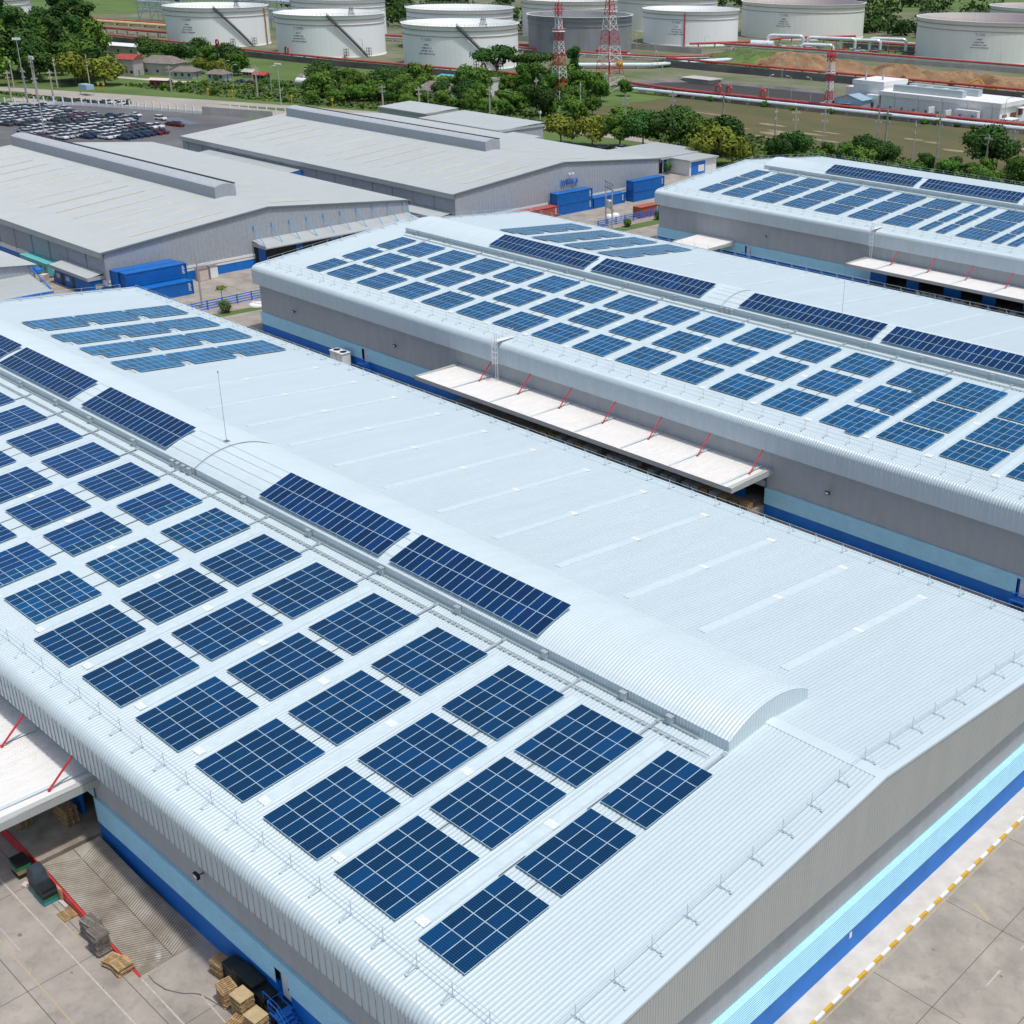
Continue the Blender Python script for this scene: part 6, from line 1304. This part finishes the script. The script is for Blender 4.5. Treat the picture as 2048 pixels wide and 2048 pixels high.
for x, y, s in ((-262, 470, .6), (-300, 470, .5), (-289, 474, .45)): tree('g', x, y, s*1.6, 'bush on the orange soil behind the white plant', 'bushes on the soil')
for x, y, s, l in ((-169.2, 53.9, .32, 'clipped round shrub on the grass before the left blue fence'), (-167.1, 157.2, .26, 'clipped round shrub on the grass before the blue fence, left one'), (-167.2, 168, .3, 'clipped round shrub on the grass before the blue fence, below the orange container')):
    K = thing('round_shrub', l, 'shrub', (x, y, 0)); mb = MB(); rg = random.Random(int(-x*10)); leaf_cloud(mb, [(x, y, s*3.8, s*3.6, 1)], 700, .16, rg); obj('foliage', mb, M['leaf'], K); mb = MB(); mb.tube((x, y, 0), (x, y, s*3), .07); obj('stem', mb, M['bark'], K)
K = thing('young_tree', 'thin young tree with sparse pale crown behind the left blue fence', 'tree', (-174.6, 56.5, 0)); mb = MB(); rg = random.Random(9); leaf_cloud(mb, [(-174.6, 56.5, 3.0, .9, .45)], 160, .2, rg); obj('crown', mb, M['leafyel'], K); mb = MB(); mb.tube((-174.6, 56.5, 0), (-174.6, 56.5, 3), .05); obj('trunk', mb, M['bark'], K)
K = thing('young_tree', 'small green tree at the entrance of the blue office', 'tree', (-205.4, 215.2, 0)); mb = MB(); leaf_cloud(mb, [(-205.4, 215.2, 2.2, 1.2, 1.1)], 300, .25, rg); obj('crown', mb, M['leaf'], K); mb = MB(); mb.tube((-205.4, 215.2, 0), (-205.4, 215.2, 2), .08); obj('trunk', mb, M['bark'], K)
# uncountable greenery: rough weeds on the verges and the wood beyond the tanks
def weeds(name, label, polys, n, s0, s1, m, seed):
    rg = random.Random(seed); mb = MB()
    for poly, share in polys:
        xs = [p[0] for p in poly]; ys = [p[1] for p in poly]; k = 0
        while k < n*share:
            x, y = rg.uniform(min(xs), max(xs)), rg.uniform(min(ys), max(ys))
            if not inside((x, y), poly): continue
            k += 1; c = Vector((x, y, rg.uniform(0, s1*.5))); d = Vector((rg.uniform(-1, 1), rg.uniform(-1, 1), rg.uniform(.2, 1.2))).normalized(); a = d.orthogonal().normalized(); b_ = d.cross(a); e = rg.uniform(s0, s1)
            mb.add([c+a*e, c+b_*e*.6, c-a*e, c-b_*e*.6], [(0, 1, 2, 3)])
    return tag(obj(name, mb, m), label, 'weeds', kind='stuff')
weeds('weeds', 'rough green weeds along the road verges', [([(-205, 246), (-60, 258), (-60, 290), (-200, 284), (-255, 292), (-300, 285), (-262, 260)], .45), ([(-500, 205), (-440, 215), (-380, 232), (-300, 256), (-270, 264), (-280, 285), (-370, 285), (-470, 262)], .45), ([(-505, 158), (-470, 168), (-452, 174), (-468, 163)], .05), ([(-420, 450), (-350, 452), (-378, 500), (-425, 525)], .15)], 26000, .35, 1.1, M['weed'], 5)
rg = random.Random(14); mb = MB()
for k in range(150):
    x = rg.uniform(-900, 40); y = rg.uniform(760, 1000)-.05*x*0; s = rg.uniform(8, 16); leaf_cloud(mb, [(x, y, s*.6, s*.8, .7)], 130, 1.7, rg)
for k in range(90):
    x = rg.uniform(-1100, -600); y = rg.uniform(470, 760); s = rg.uniform(8, 15); leaf_cloud(mb, [(x, y, s*.6, s*.8, .7)], 130, 1.7, rg)
for k in range(16):
    x = rg.uniform(-470, -400); y = rg.uniform(690, 730); s = rg.uniform(7, 11); leaf_cloud(mb, [(x, y, s*.6, s*.8, .7)], 130, 1.5, rg)
tag(obj('far_wood', mb, M['leafdark']), 'far green wood closing the view behind the tanks', 'wood', kind='stuff')
